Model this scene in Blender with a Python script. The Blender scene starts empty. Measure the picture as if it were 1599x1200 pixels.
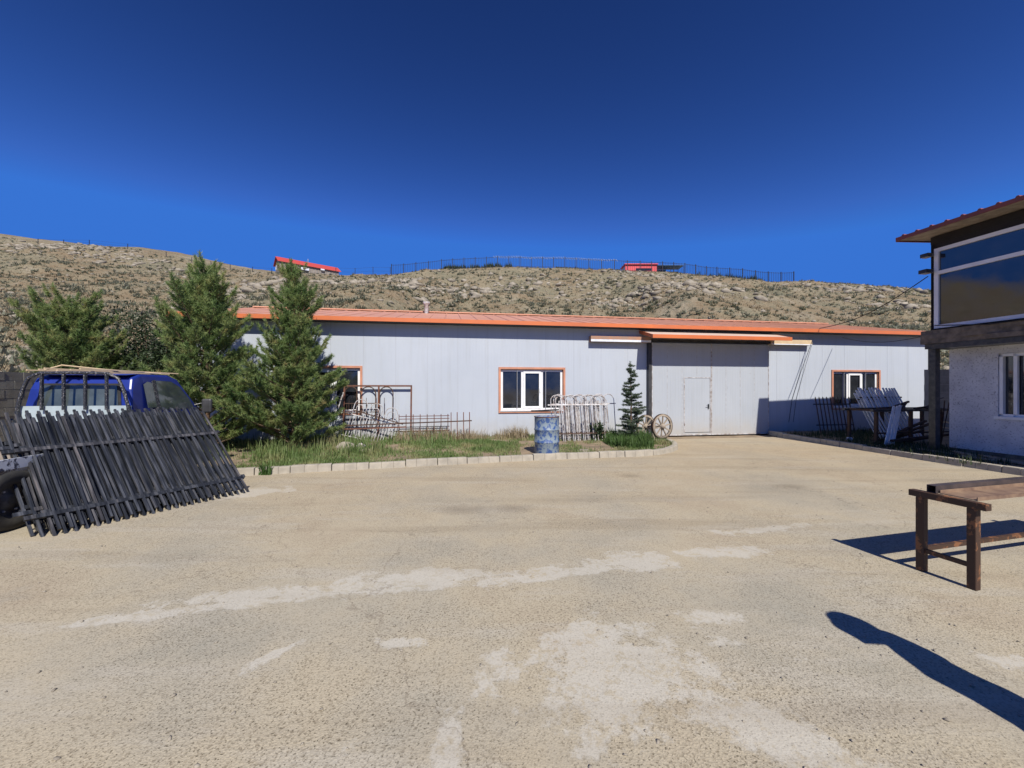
import bpy, bmesh, math, random
import numpy as np
from mathutils import Vector, Matrix, noise as mnoise
R = math.radians
random.seed(7); rng = np.random.default_rng(7)
sc = bpy.context.scene
col = sc.collection

# ---------------------------------------------------------------- camera, sky, sun, exposure
cam_d = bpy.data.cameras.new('camera'); cam = bpy.data.objects.new('camera', cam_d); col.objects.link(cam)
cam.location = (0, 0, 1.64); cam.rotation_euler = (R(90), 0, 0)
cam_d.sensor_fit = 'HORIZONTAL'; cam_d.sensor_width = 36; cam_d.lens = 13.96
cam_d.shift_y = 0.00375; cam_d.clip_start = 0.05; cam_d.clip_end = 3000
sc.camera = cam
SUN_EL, SUN_AZ = R(46), R(-15)            # light travels towards +Y, turned 15 degrees to the left
sdir = Vector((math.sin(SUN_AZ)*math.cos(SUN_EL), math.cos(SUN_AZ)*math.cos(SUN_EL), -math.sin(SUN_EL)))
w = bpy.data.worlds.new('World'); sc.world = w; w.use_nodes = True
nt = w.node_tree; nt.nodes.clear()
sky = nt.nodes.new('ShaderNodeTexSky'); sky.sky_type = 'NISHITA'; sky.sun_disc = False
sky.sun_elevation = SUN_EL; sky.sun_rotation = math.atan2(-sdir.x, -sdir.y)
sky.altitude = 1400; sky.air_density = 0.9; sky.dust_density = 0.0; sky.ozone_density = 4.0
hs = nt.nodes.new('ShaderNodeHueSaturation'); hs.inputs['Saturation'].default_value = 1.0; hs.inputs['Value'].default_value = .72
bg = nt.nodes.new('ShaderNodeBackground'); bg.inputs[1].default_value = 0.065
gm = nt.nodes.new('ShaderNodeGamma'); gm.inputs[1].default_value = 2.0      # deep dry-air blue
wo = nt.nodes.new('ShaderNodeOutputWorld')
nt.links.new(sky.outputs[0], hs.inputs['Color']); mn = nt.nodes.new('ShaderNodeVectorMath'); mn.operation = 'MINIMUM'; mn.inputs[1].default_value = (.72, 1.5, 2.9)   # dry air: no brighter than the horizon ahead
nt.links.new(hs.outputs[0], mn.inputs[0]); nt.links.new(mn.outputs[0], gm.inputs[0]); nt.links.new(gm.outputs[0], bg.inputs[0]); nt.links.new(bg.outputs[0], wo.inputs[0])
sl = bpy.data.lights.new('sun', 'SUN'); sl.energy = 5.0; sl.angle = R(0.5); sl.color = (1, .945, .85)
so = bpy.data.objects.new('sun', sl); col.objects.link(so); so.rotation_euler = sdir.to_track_quat('-Z', 'Y').to_euler()
so.location = (6, -10, 20)
vs = sc.view_settings; vs.view_transform = 'Standard'; vs.look = 'None'; vs.exposure = 0.25; vs.gamma = 1
sc.cycles.max_bounces = 6; sc.cycles.diffuse_bounces = 3

# ---------------------------------------------------------------- materials
def lk(nt, a, b): nt.links.new(a, b)
def newmat(name):
    m = bpy.data.materials.new(name); m.use_nodes = True
    nt = m.node_tree; b = nt.nodes['Principled BSDF']
    return m, nt, b
def ramp(nt, fac, stops):
    r = nt.nodes.new('ShaderNodeValToRGB'); el = r.color_ramp.elements
    while len(el) < len(stops): el.new(0.5)
    for e, (p, c) in zip(el, stops): e.position = p; e.color = (*c, 1) if len(c) == 3 else c
    lk(nt, fac, r.inputs[0]); return r.outputs[0]
def coords(nt, scale=(1,1,1), rot=(0,0,0), loc=(0,0,0), kind='Object'):
    tc = nt.nodes.new('ShaderNodeTexCoord'); mp = nt.nodes.new('ShaderNodeMapping')
    mp.inputs['Scale'].default_value = scale; mp.inputs['Rotation'].default_value = rot; mp.inputs['Location'].default_value = loc
    lk(nt, tc.outputs[kind], mp.inputs[0]); return mp.outputs[0]
def geo_pos(nt): return nt.nodes.new('ShaderNodeNewGeometry').outputs['Position']
def tnoise(nt, vec, scale, detail=4, rough=.55):
    n = nt.nodes.new('ShaderNodeTexNoise'); n.inputs['Scale'].default_value = scale; n.inputs['Detail'].default_value = detail; n.inputs['Roughness'].default_value = rough
    lk(nt, vec, n.inputs['Vector']); return n.outputs['Fac']
def math_(nt, op, a, b=0.0, clamp=False):
    n = nt.nodes.new('ShaderNodeMath'); n.operation = op; n.use_clamp = clamp
    for i, v in enumerate((a, b)):
        if isinstance(v, (int, float)): n.inputs[i].default_value = v
        else: lk(nt, v, n.inputs[i])
    return n.outputs[0]
def mix(nt, fac, a, b, mode='MIX'):
    n = nt.nodes.new('ShaderNodeMix'); n.data_type = 'RGBA'; n.blend_type = mode
    if isinstance(fac, (int, float)): n.inputs[0].default_value = fac
    else: lk(nt, fac, n.inputs[0])
    for i, v in ((6, a), (7, b)):
        if isinstance(v, tuple): n.inputs[i].default_value = (*v, 1) if len(v) == 3 else v
        else: lk(nt, v, n.inputs[i])
    return n.outputs[2]
def bump(nt, b, h, strength=.3, dist=.01):
    n = nt.nodes.new('ShaderNodeBump'); n.inputs['Strength'].default_value = strength; n.inputs['Distance'].default_value = dist
    lk(nt, h, n.inputs['Height']); lk(nt, n.outputs[0], b.inputs['Normal'])
def two(name, c1, c2, scale=3, rough=.6, metal=0, bmp=.1, bscale=40, lo=.35, hi=.65, world=False, spec=.5):
    m, nt, b = newmat(name)
    v = geo_pos(nt) if world else coords(nt)
    lk(nt, ramp(nt, tnoise(nt, v, scale, 6), [(lo, c1), (hi, c2)]), b.inputs['Base Color'])
    b.inputs['Roughness'].default_value = rough; b.inputs['Metallic'].default_value = metal
    b.inputs['Specular IOR Level'].default_value = spec
    if bmp: bump(nt, b, tnoise(nt, v, bscale, 4), bmp, .01)
    return m
M = {}
M['pale_sheet'] = two('pale_salmon_sheet', (.62,.5,.42), (.55,.42,.34), 2, .5, bmp=0)
M['joint_grey'] = two('grey_joint_strip', (.30,.31,.34), (.36,.37,.40), 2, .6, bmp=0)
M['white_frame'] = two('white_pvc', (.78,.79,.8), (.7,.7,.7), 4, .4, bmp=0)
M['orange'] = two('orange_painted_steel', (.62,.17,.055), (.52,.15,.06), 1.5, .42, bmp=.03)
M['orange_trim'] = two('faded_orange_trim', (.56,.25,.15), (.42,.19,.12), 3, .6, bmp=.05)
M['roof'] = two('orange_roof_sheet', (.60,.30,.19), (.50,.25,.16), .8, .45, bmp=.03, world=True)  # paler than the fascia orange: grazing gloss put into the colour
M['redroof'] = two('red_brown_roof', (.22,.06,.045), (.16,.05,.04), 1.5, .5, bmp=.05)
M['redbarn'] = two('red_barn_roof', (.5,.06,.05), (.42,.06,.05), 1.5, .6, bmp=0)
M['redkiosk'] = two('red_kiosk_paint', (.7,.08,.09), (.6,.08,.09), 1, .5, bmp=0)
M['bluekiosk'] = two('blue_canopy', (.06,.2,.5), (.05,.12,.3), 1, .5, bmp=0)
M['black_steel'] = two('black_painted_steel', (.016,.019,.024), (.065,.062,.058), 11, .3, .0, .2, 50, lo=.4, hi=.72, world=True)
def m_dressed():
    m, nt, b = newmat('skin_and_dark_clothes')
    tc = nt.nodes.new('ShaderNodeTexCoord'); sp = nt.nodes.new('ShaderNodeSeparateXYZ'); lk(nt, tc.outputs['Object'], sp.inputs[0])
    head = math_(nt, 'GREATER_THAN', sp.outputs[2], 1.49)
    hand = math_(nt, 'MULTIPLY', math_(nt, 'LESS_THAN', sp.outputs[2], .88), math_(nt, 'GREATER_THAN', math_(nt, 'MULTIPLY', math_(nt, 'GREATER_THAN', sp.outputs[2], .6), math_(nt, 'ABSOLUTE', sp.outputs[0])), .155))
    cl = ramp(nt, tnoise(nt, tc.outputs['Object'], 6, 4), [(.4,(.03,.035,.05)),(.6,(.045,.05,.065))])
    lk(nt, mix(nt, math_(nt, 'MAXIMUM', head, hand), cl, (.48,.29,.2)), b.inputs['Base Color']); b.inputs['Roughness'].default_value = .8
    return m
M['dressed'] = m_dressed()
def m_fence():
    m, nt, b = newmat('streaked_sheen_fence_paint')
    oi = nt.nodes.new('ShaderNodeObjectInfo'); v = coords(nt, (26,26,1.6))
    ad = nt.nodes.new('ShaderNodeVectorMath'); ad.operation = 'ADD'; lk(nt, v, ad.inputs[0])
    cb = nt.nodes.new('ShaderNodeCombineXYZ'); lk(nt, math_(nt, 'MULTIPLY', oi.outputs['Random'], 90), cb.inputs[2]); lk(nt, cb.outputs[0], ad.inputs[1])
    n = tnoise(nt, ad.outputs[0], 1.0, 6, .65)
    c = ramp(nt, n, [(.32,(.010,.012,.015)),(.50,(.028,.031,.037)),(.63,(.075,.08,.09)),(.8,(.14,.11,.09))])  # paler blue-grey stops put the sheen of the black paint into its colour
    tint = ramp(nt, oi.outputs['Random'], [(0,(.7,.7,.7)),(.8,(1.15,1.15,1.2)),(1,(1.7,1.5,1.35))])
    lk(nt, mix(nt, 1, c, tint, 'MULTIPLY'), b.inputs['Base Color']); b.inputs['Roughness'].default_value = .34
    bump(nt, b, n, .25, .004); return m
M['fence_black'] = m_fence()
M['black_flat'] = two('black_wall_paint', (.006,.006,.007), (.011,.011,.011), 5, .7)
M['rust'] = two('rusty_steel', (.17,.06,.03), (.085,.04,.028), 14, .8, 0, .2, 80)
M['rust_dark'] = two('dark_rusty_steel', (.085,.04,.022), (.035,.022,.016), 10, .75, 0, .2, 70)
M['steel_mill'] = two('mill_scale_steel', (.12,.09,.08), (.06,.05,.05), 6, .5, .3, .1, 60)
M['rusty_plate'] = two('tan_rusty_plate', (.27,.18,.115), (.14,.085,.06), 7, .65, 0, .2, 60)
M['galv'] = two('weathered_pale_rod', (.60,.60,.61), (.30,.25,.22), 9, .5, .2, .1, 60, world=True)
M['white_paint'] = two('white_paint_chipped', (.75,.78,.84), (.6,.64,.7), 8, .5, 0, .05)
M['concrete'] = two('kerb_concrete', (.40,.36,.29), (.30,.27,.22), 5, .9, 0, .3, 60, world=True)
M['slab'] = two('crumbling_slab', (.2,.16,.12), (.09,.075,.06), 6, .95, 0, .8, 12, world=True)
M['block'] = two('grey_block', (.27,.26,.22), (.19,.18,.15), 4, .95, 0, .5, 50, world=True)
M['mortar'] = two('mortar', (.34,.33,.3), (.28,.27,.25), 4, .95)
M['wood'] = two('weathered_wood', (.36,.30,.23), (.22,.18,.14), 6, .85, 0, .3, 40)
M['wood_pale'] = two('pale_lath', (.62,.47,.28), (.5,.38,.24), 5, .8, 0, .2, 40)
M['wood_rusty'] = two('orange_brown_board', (.40,.2,.12), (.3,.2,.15), 5, .8, 0, .2, 40)
M['wood_grey'] = two('barn_boards', (.3,.27,.24), (.17,.15,.13), 1.2, .9, 0, 0)
M['tyre'] = two('tyre_rubber', (.018,.018,.018), (.04,.037,.033), 8, .85)
M['rim'] = two('steel_rim', (.12,.12,.12), (.06,.05,.045), 8, .6, .4)
M['blue'] = two('blue_truck_paint', (.013,.032,.25), (.011,.024,.18), 3, .36, 0, .02)
M['grey_plank'] = two('pale_blue_grey_plank', (.42,.50,.53), (.34,.40,.42), 5, .6, 0, .1)
M['chrome'] = two('grey_plastic', (.05,.05,.055), (.03,.03,.03), 5, .5)
M['bark'] = two('pine_bark', (.15,.09,.055), (.07,.05,.035), 8, .9, 0, .6, 30)
M['skin'] = two('skin', (.5,.3,.2), (.45,.27,.19), 5, .6, bmp=0)
M['cloth'] = two('dark_clothing', (.03,.035,.05), (.04,.045,.06), 6, .9)
M['rock'] = two('pale_rock', (.35,.31,.245), (.19,.165,.13), .9, .95, 0, .6, 6, world=True)
M['soil'] = two('bed_soil', (.29,.215,.14), (.17,.13,.085), 3, 1, 0, .6, 25, world=True)
M['cable'] = two('black_cable', (.01,.01,.01), (.02,.02,.02), 5, .6, bmp=0)
M['plastic'] = two('pale_litter', (.7,.68,.66), (.55,.4,.4), 5, .5, bmp=0)

def m_foliage(name, stops, scale, transl=.25, rough=.55):
    m, nt, b = newmat(name)
    c = ramp(nt, tnoise(nt, geo_pos(nt), scale, 3), stops)
    lk(nt, c, b.inputs['Base Color']); b.inputs['Roughness'].default_value = rough; b.inputs['Specular IOR Level'].default_value = .3
    t = nt.nodes.new('ShaderNodeBsdfTranslucent'); lk(nt, c, t.inputs[0])
    ms = nt.nodes.new('ShaderNodeMixShader'); ms.inputs[0].default_value = transl
    lk(nt, b.outputs[0], ms.inputs[1]); lk(nt, t.outputs[0], ms.inputs[2])
    lk(nt, ms.outputs[0], nt.nodes['Material Output'].inputs[0])
    return m
M['needle'] = m_foliage('pine_needles', [(.3,(.11,.18,.06)),(.45,(.20,.285,.10)),(.58,(.31,.37,.14)),(.72,(.42,.36,.16))], 2.8, .45)
M['needle_dark'] = m_foliage('spruce_needles', [(.3,(.055,.085,.05)),(.7,(.12,.155,.10))], 3)
M['leaf_dark'] = m_foliage('shrub_leaves', [(.3,(.018,.035,.014)),(.7,(.05,.075,.03))], 3)
M['grass'] = m_foliage('bed_grass', [(.3,(.10,.165,.045)),(.5,(.16,.225,.075)),(.62,(.26,.27,.12)),(.76,(.40,.33,.19))], 1.3, .35)
M['weed'] = m_foliage('weed_leaves', [(.3,(.05,.11,.025)),(.7,(.11,.17,.05))], 2, .3)
M['sage'] = m_foliage('sage_shrub', [(.3,(.12,.135,.085)),(.5,(.21,.22,.155)),(.7,(.30,.295,.22))], .35, .4)
M['drygrass'] = m_foliage('dry_hill_grass', [(.3,(.20,.145,.08)),(.5,(.30,.24,.15)),(.7,(.38,.32,.21))], .22, .2)

def m_glass(name, c=(.012,.014,.018)):
    m, nt, b = newmat(name)
    n = tnoise(nt, coords(nt), 3, 5)
    lk(nt, ramp(nt, n, [(.4, c), (.75, tuple(x*2.2 for x in c))]), b.inputs['Base Color'])
    lk(nt, ramp(nt, n, [(.4, (.03,)*3), (.8, (.14,)*3)]), b.inputs['Roughness'])
    b.inputs['Specular IOR Level'].default_value = .95
    return m
M['glass'] = m_glass('window_glass'); M['glass_house'] = m_glass('reflective_house_glass'); M['glass_house'].node_tree.nodes['Principled BSDF'].inputs['IOR'].default_value = 1.65; M['glass_car'] = m_glass('truck_glass', (.05,.062,.062))

def m_panel():
    m, nt, b = newmat('lavender_sandwich_panel')
    v = coords(nt); p = geo_pos(nt)
    big = ramp(nt, tnoise(nt, p, .7, 5), [(.35,(.445,.48,.53)),(.7,(.41,.445,.495))])
    mp = nt.nodes.new('ShaderNodeMapping'); mp.inputs['Scale'].default_value = (5,5,.35); lk(nt, p, mp.inputs[0])
    streak = ramp(nt, tnoise(nt, mp.outputs[0], 1.6, 5), [(.5,(1,1,1)),(.8,(.93,.92,.9))])
    c = mix(nt, 1.0, big, streak, 'MULTIPLY')
    sp = nt.nodes.new('ShaderNodeSeparateXYZ'); lk(nt, p, sp.inputs[0])
    dirt = math_(nt, 'SUBTRACT', .75, sp.outputs[2]); dirt = math_(nt, 'MULTIPLY', dirt, 1.1, True)
    dirt = math_(nt, 'MULTIPLY', dirt, tnoise(nt, p, 3, 5), True)
    c = mix(nt, dirt, c, (.42,.36,.27))
    spots = ramp(nt, tnoise(nt, p, 9, 2), [(.75,(0,0,0)),(.77,(1,1,1))])
    c = mix(nt, math_(nt, 'MULTIPLY', spots, .35), c, (.25,.22,.2))
    lk(nt, c, b.inputs['Base Color']); b.inputs['Roughness'].default_value = .48
    wv = nt.nodes.new('ShaderNodeTexWave'); wv.wave_type = 'BANDS'; wv.bands_direction = 'X'; wv.inputs['Scale'].default_value = 3.2
    lk(nt, v, wv.inputs[0]); bump(nt, b, wv.outputs['Fac'], .12, .006)
    return m
M['panel'] = m_panel()
M['gate_panel'] = M['panel'].copy(); M['gate_panel'].name = 'grey_gate_sheet'
for n_ in M['gate_panel'].node_tree.nodes:
    if n_.type == 'VALTORGB' and abs(n_.color_ramp.elements[0].color[0]-.445) < .01:
        n_.color_ramp.elements[0].color = (.405,.435,.475,1); n_.color_ramp.elements[1].color = (.375,.405,.445,1)

def m_plaster():
    m, nt, b = newmat('rough_white_plaster')
    p = geo_pos(nt)
    c = ramp(nt, tnoise(nt, p, 2.2, 6), [(.35,(.68,.68,.70)),(.65,(.52,.52,.55))])
    pit = ramp(nt, tnoise(nt, p, 28, 4), [(.3,(.45,.45,.47)),(.45,(1,1,1))])
    lk(nt, mix(nt, 1, c, pit, 'MULTIPLY'), b.inputs['Base Color']); b.inputs['Roughness'].default_value = .95
    bump(nt, b, tnoise(nt, p, 30, 5), .8, .02); return m
M['plaster'] = m_plaster()

def m_chipped(name, base, chip, amount=.56, scale=7, rough=.45):
    m, nt, b = newmat(name)
    v = coords(nt, (1,1,.8))
    n = tnoise(nt, v, scale, 8, .7)
    f = ramp(nt, n, [(amount,(0,0,0)),(amount+.03,(1,1,1))])
    lk(nt, mix(nt, f, base, chip), b.inputs['Base Color']); b.inputs['Roughness'].default_value = rough
    bump(nt, b, n, .15, .01); return m
M['barrel'] = m_chipped('blue_barrel_paint', (.20,.25,.29), (.04,.085,.23), .5, 13, .5)
M['rack'] = m_chipped('chipped_rack_paint', (.022,.024,.03), (.38,.36,.35), .57, 60)
M['sideboard'] = m_chipped('chipped_sideboard', (.5,.53,.58), (.025,.03,.06), .5, 9)
M['cabroof'] = m_chipped('peeling_blue_roof', (.02,.04,.24), (.42,.36,.34), .6, 8, .4)
M['bench'] = m_chipped('rusty_bench_steel', (.05,.025,.014), (.20,.085,.035), .53, 8, .7)

def m_yard():
    m, nt, b = newmat('dusty_worn_concrete')
    p = geo_pos(nt)
    sp = nt.nodes.new('ShaderNodeSeparateXYZ'); lk(nt, p, sp.inputs[0]); X, Y = sp.outputs[0], sp.outputs[1]
    # sandy drifts over grey aggregate
    base = ramp(nt, tnoise(nt, p, .55, 7, .6), [(.32,(.32,.298,.24)),(.44,(.385,.345,.265)),(.54,(.42,.365,.265)),(.64,(.385,.325,.235)),(.76,(.36,.332,.272))])
    # stretched scuffs along the driving direction
    mp = nt.nodes.new('ShaderNodeMapping'); mp.inputs['Rotation'].default_value = (0,0,R(-12)); mp.inputs['Scale'].default_value = (.35,1.5,1); lk(nt, p, mp.inputs[0])
    sc1 = ramp(nt, tnoise(nt, mp.outputs[0], 1.1, 9, .68), [(.52,(0,0,0)),(.60,(1,1,1))])
    base = mix(nt, math_(nt, 'MULTIPLY', sc1, .5), base, (.43,.395,.325))
    wob = tnoise(nt, p, 3.6, 10, .74)
    wob2 = tnoise(nt, p, 1.3, 4)
    masks = []
    def blob(cx, cy, rx, ry, ang=0, soft=.12, amp=2.6):
        mpp = nt.nodes.new('ShaderNodeMapping'); mpp.vector_type = 'TEXTURE'
        mpp.inputs['Location'].default_value = (cx, cy, 0); mpp.inputs['Rotation'].default_value = (0,0,R(ang)); mpp.inputs['Scale'].default_value = (rx, ry, 1e3)
        lk(nt, p, mpp.inputs[0])
        ln = nt.nodes.new('ShaderNodeVectorMath'); ln.operation = 'LENGTH'; lk(nt, mpp.outputs[0], ln.inputs[0])
        d = math_(nt, 'ADD', ln.outputs['Value'], math_(nt, 'MULTIPLY', math_(nt, 'SUBTRACT', wob, .5), amp*2))
        d = math_(nt, 'ADD', d, math_(nt, 'MULTIPLY', math_(nt, 'SUBTRACT', wob2, .5), amp))
        mr = nt.nodes.new('ShaderNodeMapRange'); mr.inputs[1].default_value = 1+soft*1.5; mr.inputs[2].default_value = 1-soft*1.5; lk(nt, d, mr.inputs[0])
        return mr.outputs[0]
    pale = None
    for a in [(.66,2.32,.60,.36,10), (.45,2.6,.3,.12,20), (1.15,1.95,.5,.16,-38), (1.37,2.85,.2,.09,0), (.25,3.52,.30,.11,8), (1.2,3.75,.42,.2,10), (2.0,3.95,.5,.12,5),
              (-1.5,3.15,2.0,.07,14.5), (-.9,3.35,.75,.16,12), (-2.0,3.15,.5,.10,10), (.4,3.5,1.0,.07,12), (-1.45,2.45,.13,.045,55), (-.72,2.55,.13,.05,0), (-.28,1.85,.06,.14,0), (-.75,1.8,.05,.1,-20),
              (3.0,2.35,.25,.1,-20), (-4.2,6.2,.9,.25,15), (2.9,4.6,.5,.08,10)]:
        k = blob(*a); pale = k if pale is None else math_(nt, 'MAXIMUM', pale, k)
    brk = ramp(nt, math_(nt, 'ADD', math_(nt, 'MULTIPLY', tnoise(nt, p, 5, 8, .75), .6), math_(nt, 'MULTIPLY', tnoise(nt, p, 26, 5, .7), .4)), [(.43,(.1,)*3),(.49,(1,)*3)])
    base = mix(nt, math_(nt, 'MULTIPLY', math_(nt, 'MULTIPLY', pale, brk), .72), base, (.48,.455,.395))
    dark = None
    for a in [(-.62,5.35,.26,.13,0), (.03,5.4,.18,.12,0), (2.2,7.4,.14,.1,0), (4.6,6.6,.2,.1,0)]:
        k = blob(*a, .7, .8); dark = k if dark is None else math_(nt, 'MAXIMUM', dark, k)
    base = mix(nt, math_(nt, 'MULTIPLY', dark, .5), base, (.11,.085,.06))
    # sand washed to the gate
    far = nt.nodes.new('ShaderNodeMapRange'); far.inputs[1].default_value = 3.5; far.inputs[2].default_value = 11; lk(nt, Y, far.inputs[0])
    base = mix(nt, math_(nt, 'MULTIPLY', math_(nt, 'MULTIPLY', far.outputs[0], tnoise(nt, p, .45, 5)), 1.0), base, (.43,.335,.215))
    mp2 = nt.nodes.new('ShaderNodeMapping'); mp2.inputs['Rotation'].default_value = (0,0,R(28)); mp2.inputs['Scale'].default_value = (.16,2.2,1); lk(nt, p, mp2.inputs[0])
    trk = ramp(nt, tnoise(nt, mp2.outputs[0], .9, 7, .6), [(.54,(0,0,0)),(.66,(1,1,1))])
    base = mix(nt, math_(nt, 'MULTIPLY', trk, .3), base, (.235,.19,.13))
    # aggregate: dark pits and pale grains, less where pale or sandy
    vo = nt.nodes.new('ShaderNodeTexVoronoi'); vo.inputs['Scale'].default_value = 95; lk(nt, p, vo.inputs[0])
    g1 = ramp(nt, vo.outputs['Color'], [(.12,(.62,.6,.58)),(.35,(.92,.92,.92)),(.75,(1,1,1)),(.95,(1.0,1.0,1.0))])
    pits = ramp(nt, tnoise(nt, p, 75, 3, .6), [(.34,(.30,.285,.26)),(.43,(1,1,1))])
    pits2 = ramp(nt, tnoise(nt, p, 34, 4, .65), [(.30,(.55,.54,.52)),(.38,(1,1,1))])
    agg = mix(nt, 1, mix(nt, 1, g1, pits, 'MULTIPLY'), pits2, 'MULTIPLY')
    cover = ramp(nt, tnoise(nt, p, .8, 6), [(.42,(1,)*3),(.66,(.5,)*3)])
    cover = mix(nt, math_(nt, 'MULTIPLY', pale, .65), cover, (.1,.1,.1))
    base = mix(nt, cover, base, mix(nt, 1, base, agg, 'MULTIPLY'))
    # hairline cracks
    vc = nt.nodes.new('ShaderNodeTexVoronoi'); vc.feature = 'DISTANCE_TO_EDGE'; vc.inputs['Scale'].default_value = .33
    wv = nt.nodes.new('ShaderNodeVectorMath'); wv.operation = 'ADD'
    nz = nt.nodes.new('ShaderNodeTexNoise'); nz.inputs['Scale'].default_value = 2.5; nz.inputs['Detail'].default_value = 6; lk(nt, p, nz.inputs[0])
    lk(nt, p, wv.inputs[0]); lk(nt, nz.outputs['Color'], wv.inputs[1]); lk(nt, wv.outputs[0], vc.inputs[0])
    crack = ramp(nt, vc.outputs[0], [(0,(1,1,1)),(.0035,(0,0,0))])
    base = mix(nt, math_(nt, 'MULTIPLY', crack, .45), base, (.14,.11,.08))
    lk(nt, base, b.inputs['Base Color']); b.inputs['Roughness'].default_value = .92; b.inputs['Specular IOR Level'].default_value = .25
    h = math_(nt, 'ADD', math_(nt, 'MULTIPLY', pits, .6), math_(nt, 'MULTIPLY', vo.outputs['Distance'], .8))
    h = math_(nt, 'MULTIPLY', h, cover)
    h = math_(nt, 'ADD', h, math_(nt, 'MULTIPLY', tnoise(nt, p, 3, 4), 1.2))
    bump(nt, b, h, .32, .010)
    return m
M['yard'] = m_yard()

def m_hill():
    m, nt, b = newmat('dry_steppe_hillside')
    p = geo_pos(nt)
    c = ramp(nt, tnoise(nt, p, .09, 8, .62), [(.34,(.19,.175,.12)),(.46,(.27,.23,.155)),(.56,(.235,.18,.115)),(.66,(.30,.26,.19))])
    sage = ramp(nt, tnoise(nt, p, 1.1, 5, .65), [(.5,(0,0,0)),(.6,(1,1,1))])
    c = mix(nt, math_(nt, 'MULTIPLY', sage, .55), c, (.15,.15,.105))
    rk = ramp(nt, tnoise(nt, p, .22, 9, .7), [(.56,(0,0,0)),(.64,(1,1,1))])
    c = mix(nt, math_(nt, 'MULTIPLY', rk, .55), c, (.33,.29,.225))
    fine = ramp(nt, tnoise(nt, p, 4.5, 5, .7), [(.32,(.6,.57,.52)),(.5,(1,1,1))])
    lk(nt, mix(nt, 1, c, fine, 'MULTIPLY'), b.inputs['Base Color']); b.inputs['Roughness'].default_value = 1; b.inputs['Specular IOR Level'].default_value = .1
    bump(nt, b, tnoise(nt, p, 1.6, 8, .7), 1.0, .35)
    return m
M['hill'] = m_hill()

# ---------------------------------------------------------------- mesh helpers
NTH = ['first','second','third','fourth','fifth','sixth','seventh']
class MB:
    def __init__(s): s.v = []; s.f = []
    def quadbox(s, c8):
        n = len(s.v); s.v += [tuple(c) for c in c8]
        s.f += [tuple(n+i for i in q) for q in ((0,3,2,1),(4,5,6,7),(0,1,5,4),(1,2,6,5),(2,3,7,6),(3,0,4,7))]; return s
    def box(s, x0, x1, y0, y1, z0, z1):
        return s.quadbox([(x0,y0,z0),(x1,y0,z0),(x1,y1,z0),(x0,y1,z0),(x0,y0,z1),(x1,y0,z1),(x1,y1,z1),(x0,y1,z1)])
    def bar(s, a, b, wx, wy=None, up=(0,0,1)):
        wy = wx if wy is None else wy
        a, b = Vector(a), Vector(b); d = (b-a).normalized(); up = Vector(up)
        if abs(d.dot(up)) > .95: up = Vector((0,1,0))
        e = d.cross(up).normalized()*wx/2; g = e.cross(d).normalized()*wy/2
        return s.quadbox([a-e-g, a+e-g, a+e+g, a-e+g, b-e-g, b+e-g, b+e+g, b-e+g])
    def tube(s, pts, r, n=6, closed=False):
        pts = [Vector(p) for p in pts]; rr = r if isinstance(r, (list, tuple)) else [r]*len(pts)
        base = len(s.v); L = len(pts); prev = None
        for i, p in enumerate(pts):
            if closed: d = (pts[(i+1) % L]-pts[i-1]).normalized()
            else: d = (pts[min(i+1, L-1)]-pts[max(i-1, 0)]).normalized()
            if prev is None:
                u = Vector((0,0,1)) if abs(d.z) < .9 else Vector((1,0,0))
                e = d.cross(u).normalized()
            else:
                e = (prev - d*prev.dot(d)).normalized()
            prev = e; g = d.cross(e)
            for k in range(n):
                a = 2*math.pi*k/n; s.v.append(tuple(p + (e*math.cos(a)+g*math.sin(a))*rr[i]))
        for i in range(L if closed else L-1):
            j = (i+1) % L
            for k in range(n):
                k2 = (k+1) % n
                s.f.append((base+i*n+k, base+i*n+k2, base+j*n+k2, base+j*n+k))
        if not closed:
            s.f.append(tuple(base+k for k in range(n))[::-1]); s.f.append(tuple(base+(L-1)*n+k for k in range(n)))
        return s
    def lathe(s, prof, n=24, axis='z', c=(0,0,0)):
        base = len(s.v)
        for (r, h) in prof:
            for k in range(n):
                a = 2*math.pi*k/n; q = (r*math.cos(a), r*math.sin(a), h)
                if axis == 'x': q = (q[2], q[0], q[1])
                if axis == 'y': q = (q[0], q[2], q[1])
                s.v.append((q[0]+c[0], q[1]+c[1], q[2]+c[2]))
        for i in range(len(prof)-1):
            for k in range(n):
                k2 = (k+1) % n
                s.f.append((base+i*n+k, base+i*n+k2, base+(i+1)*n+k2, base+(i+1)*n+k))
        return s
    def prism(s, poly, axis, a0, a1):
        # poly: 2D outline; axis 'x' -> (a, p0, p1), 'y' -> (p0, a, p1), 'z' -> (p0, p1, a)
        n = len(poly); b = len(s.v)
        def P(p, a): return {'x': (a, p[0], p[1]), 'y': (p[0], a, p[1]), 'z': (p[0], p[1], a)}[axis]
        s.v += [P(p, a0) for p in poly] + [P(p, a1) for p in poly]
        s.f += [tuple(range(b, b+n))[::-1], tuple(range(b+n, b+2*n))]
        s.f += [(b+i, b+(i+1) % n, b+n+(i+1) % n, b+n+i) for i in range(n)]
        return s
    def mesh(s, name, fix=True):
        me = bpy.data.meshes.new(name); me.from_pydata(s.v, [], s.f)
        if fix:
            bm = bmesh.new(); bm.from_mesh(me); bmesh.ops.recalc_face_normals(bm, faces=bm.faces); bm.to_mesh(me); bm.free()
        me.update(); return me
    def build(s, name, mat, parent=None, smooth=False, bevel=0):
        me = s.mesh(name); return link(name, me, mat, parent, smooth, bevel)
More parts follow.
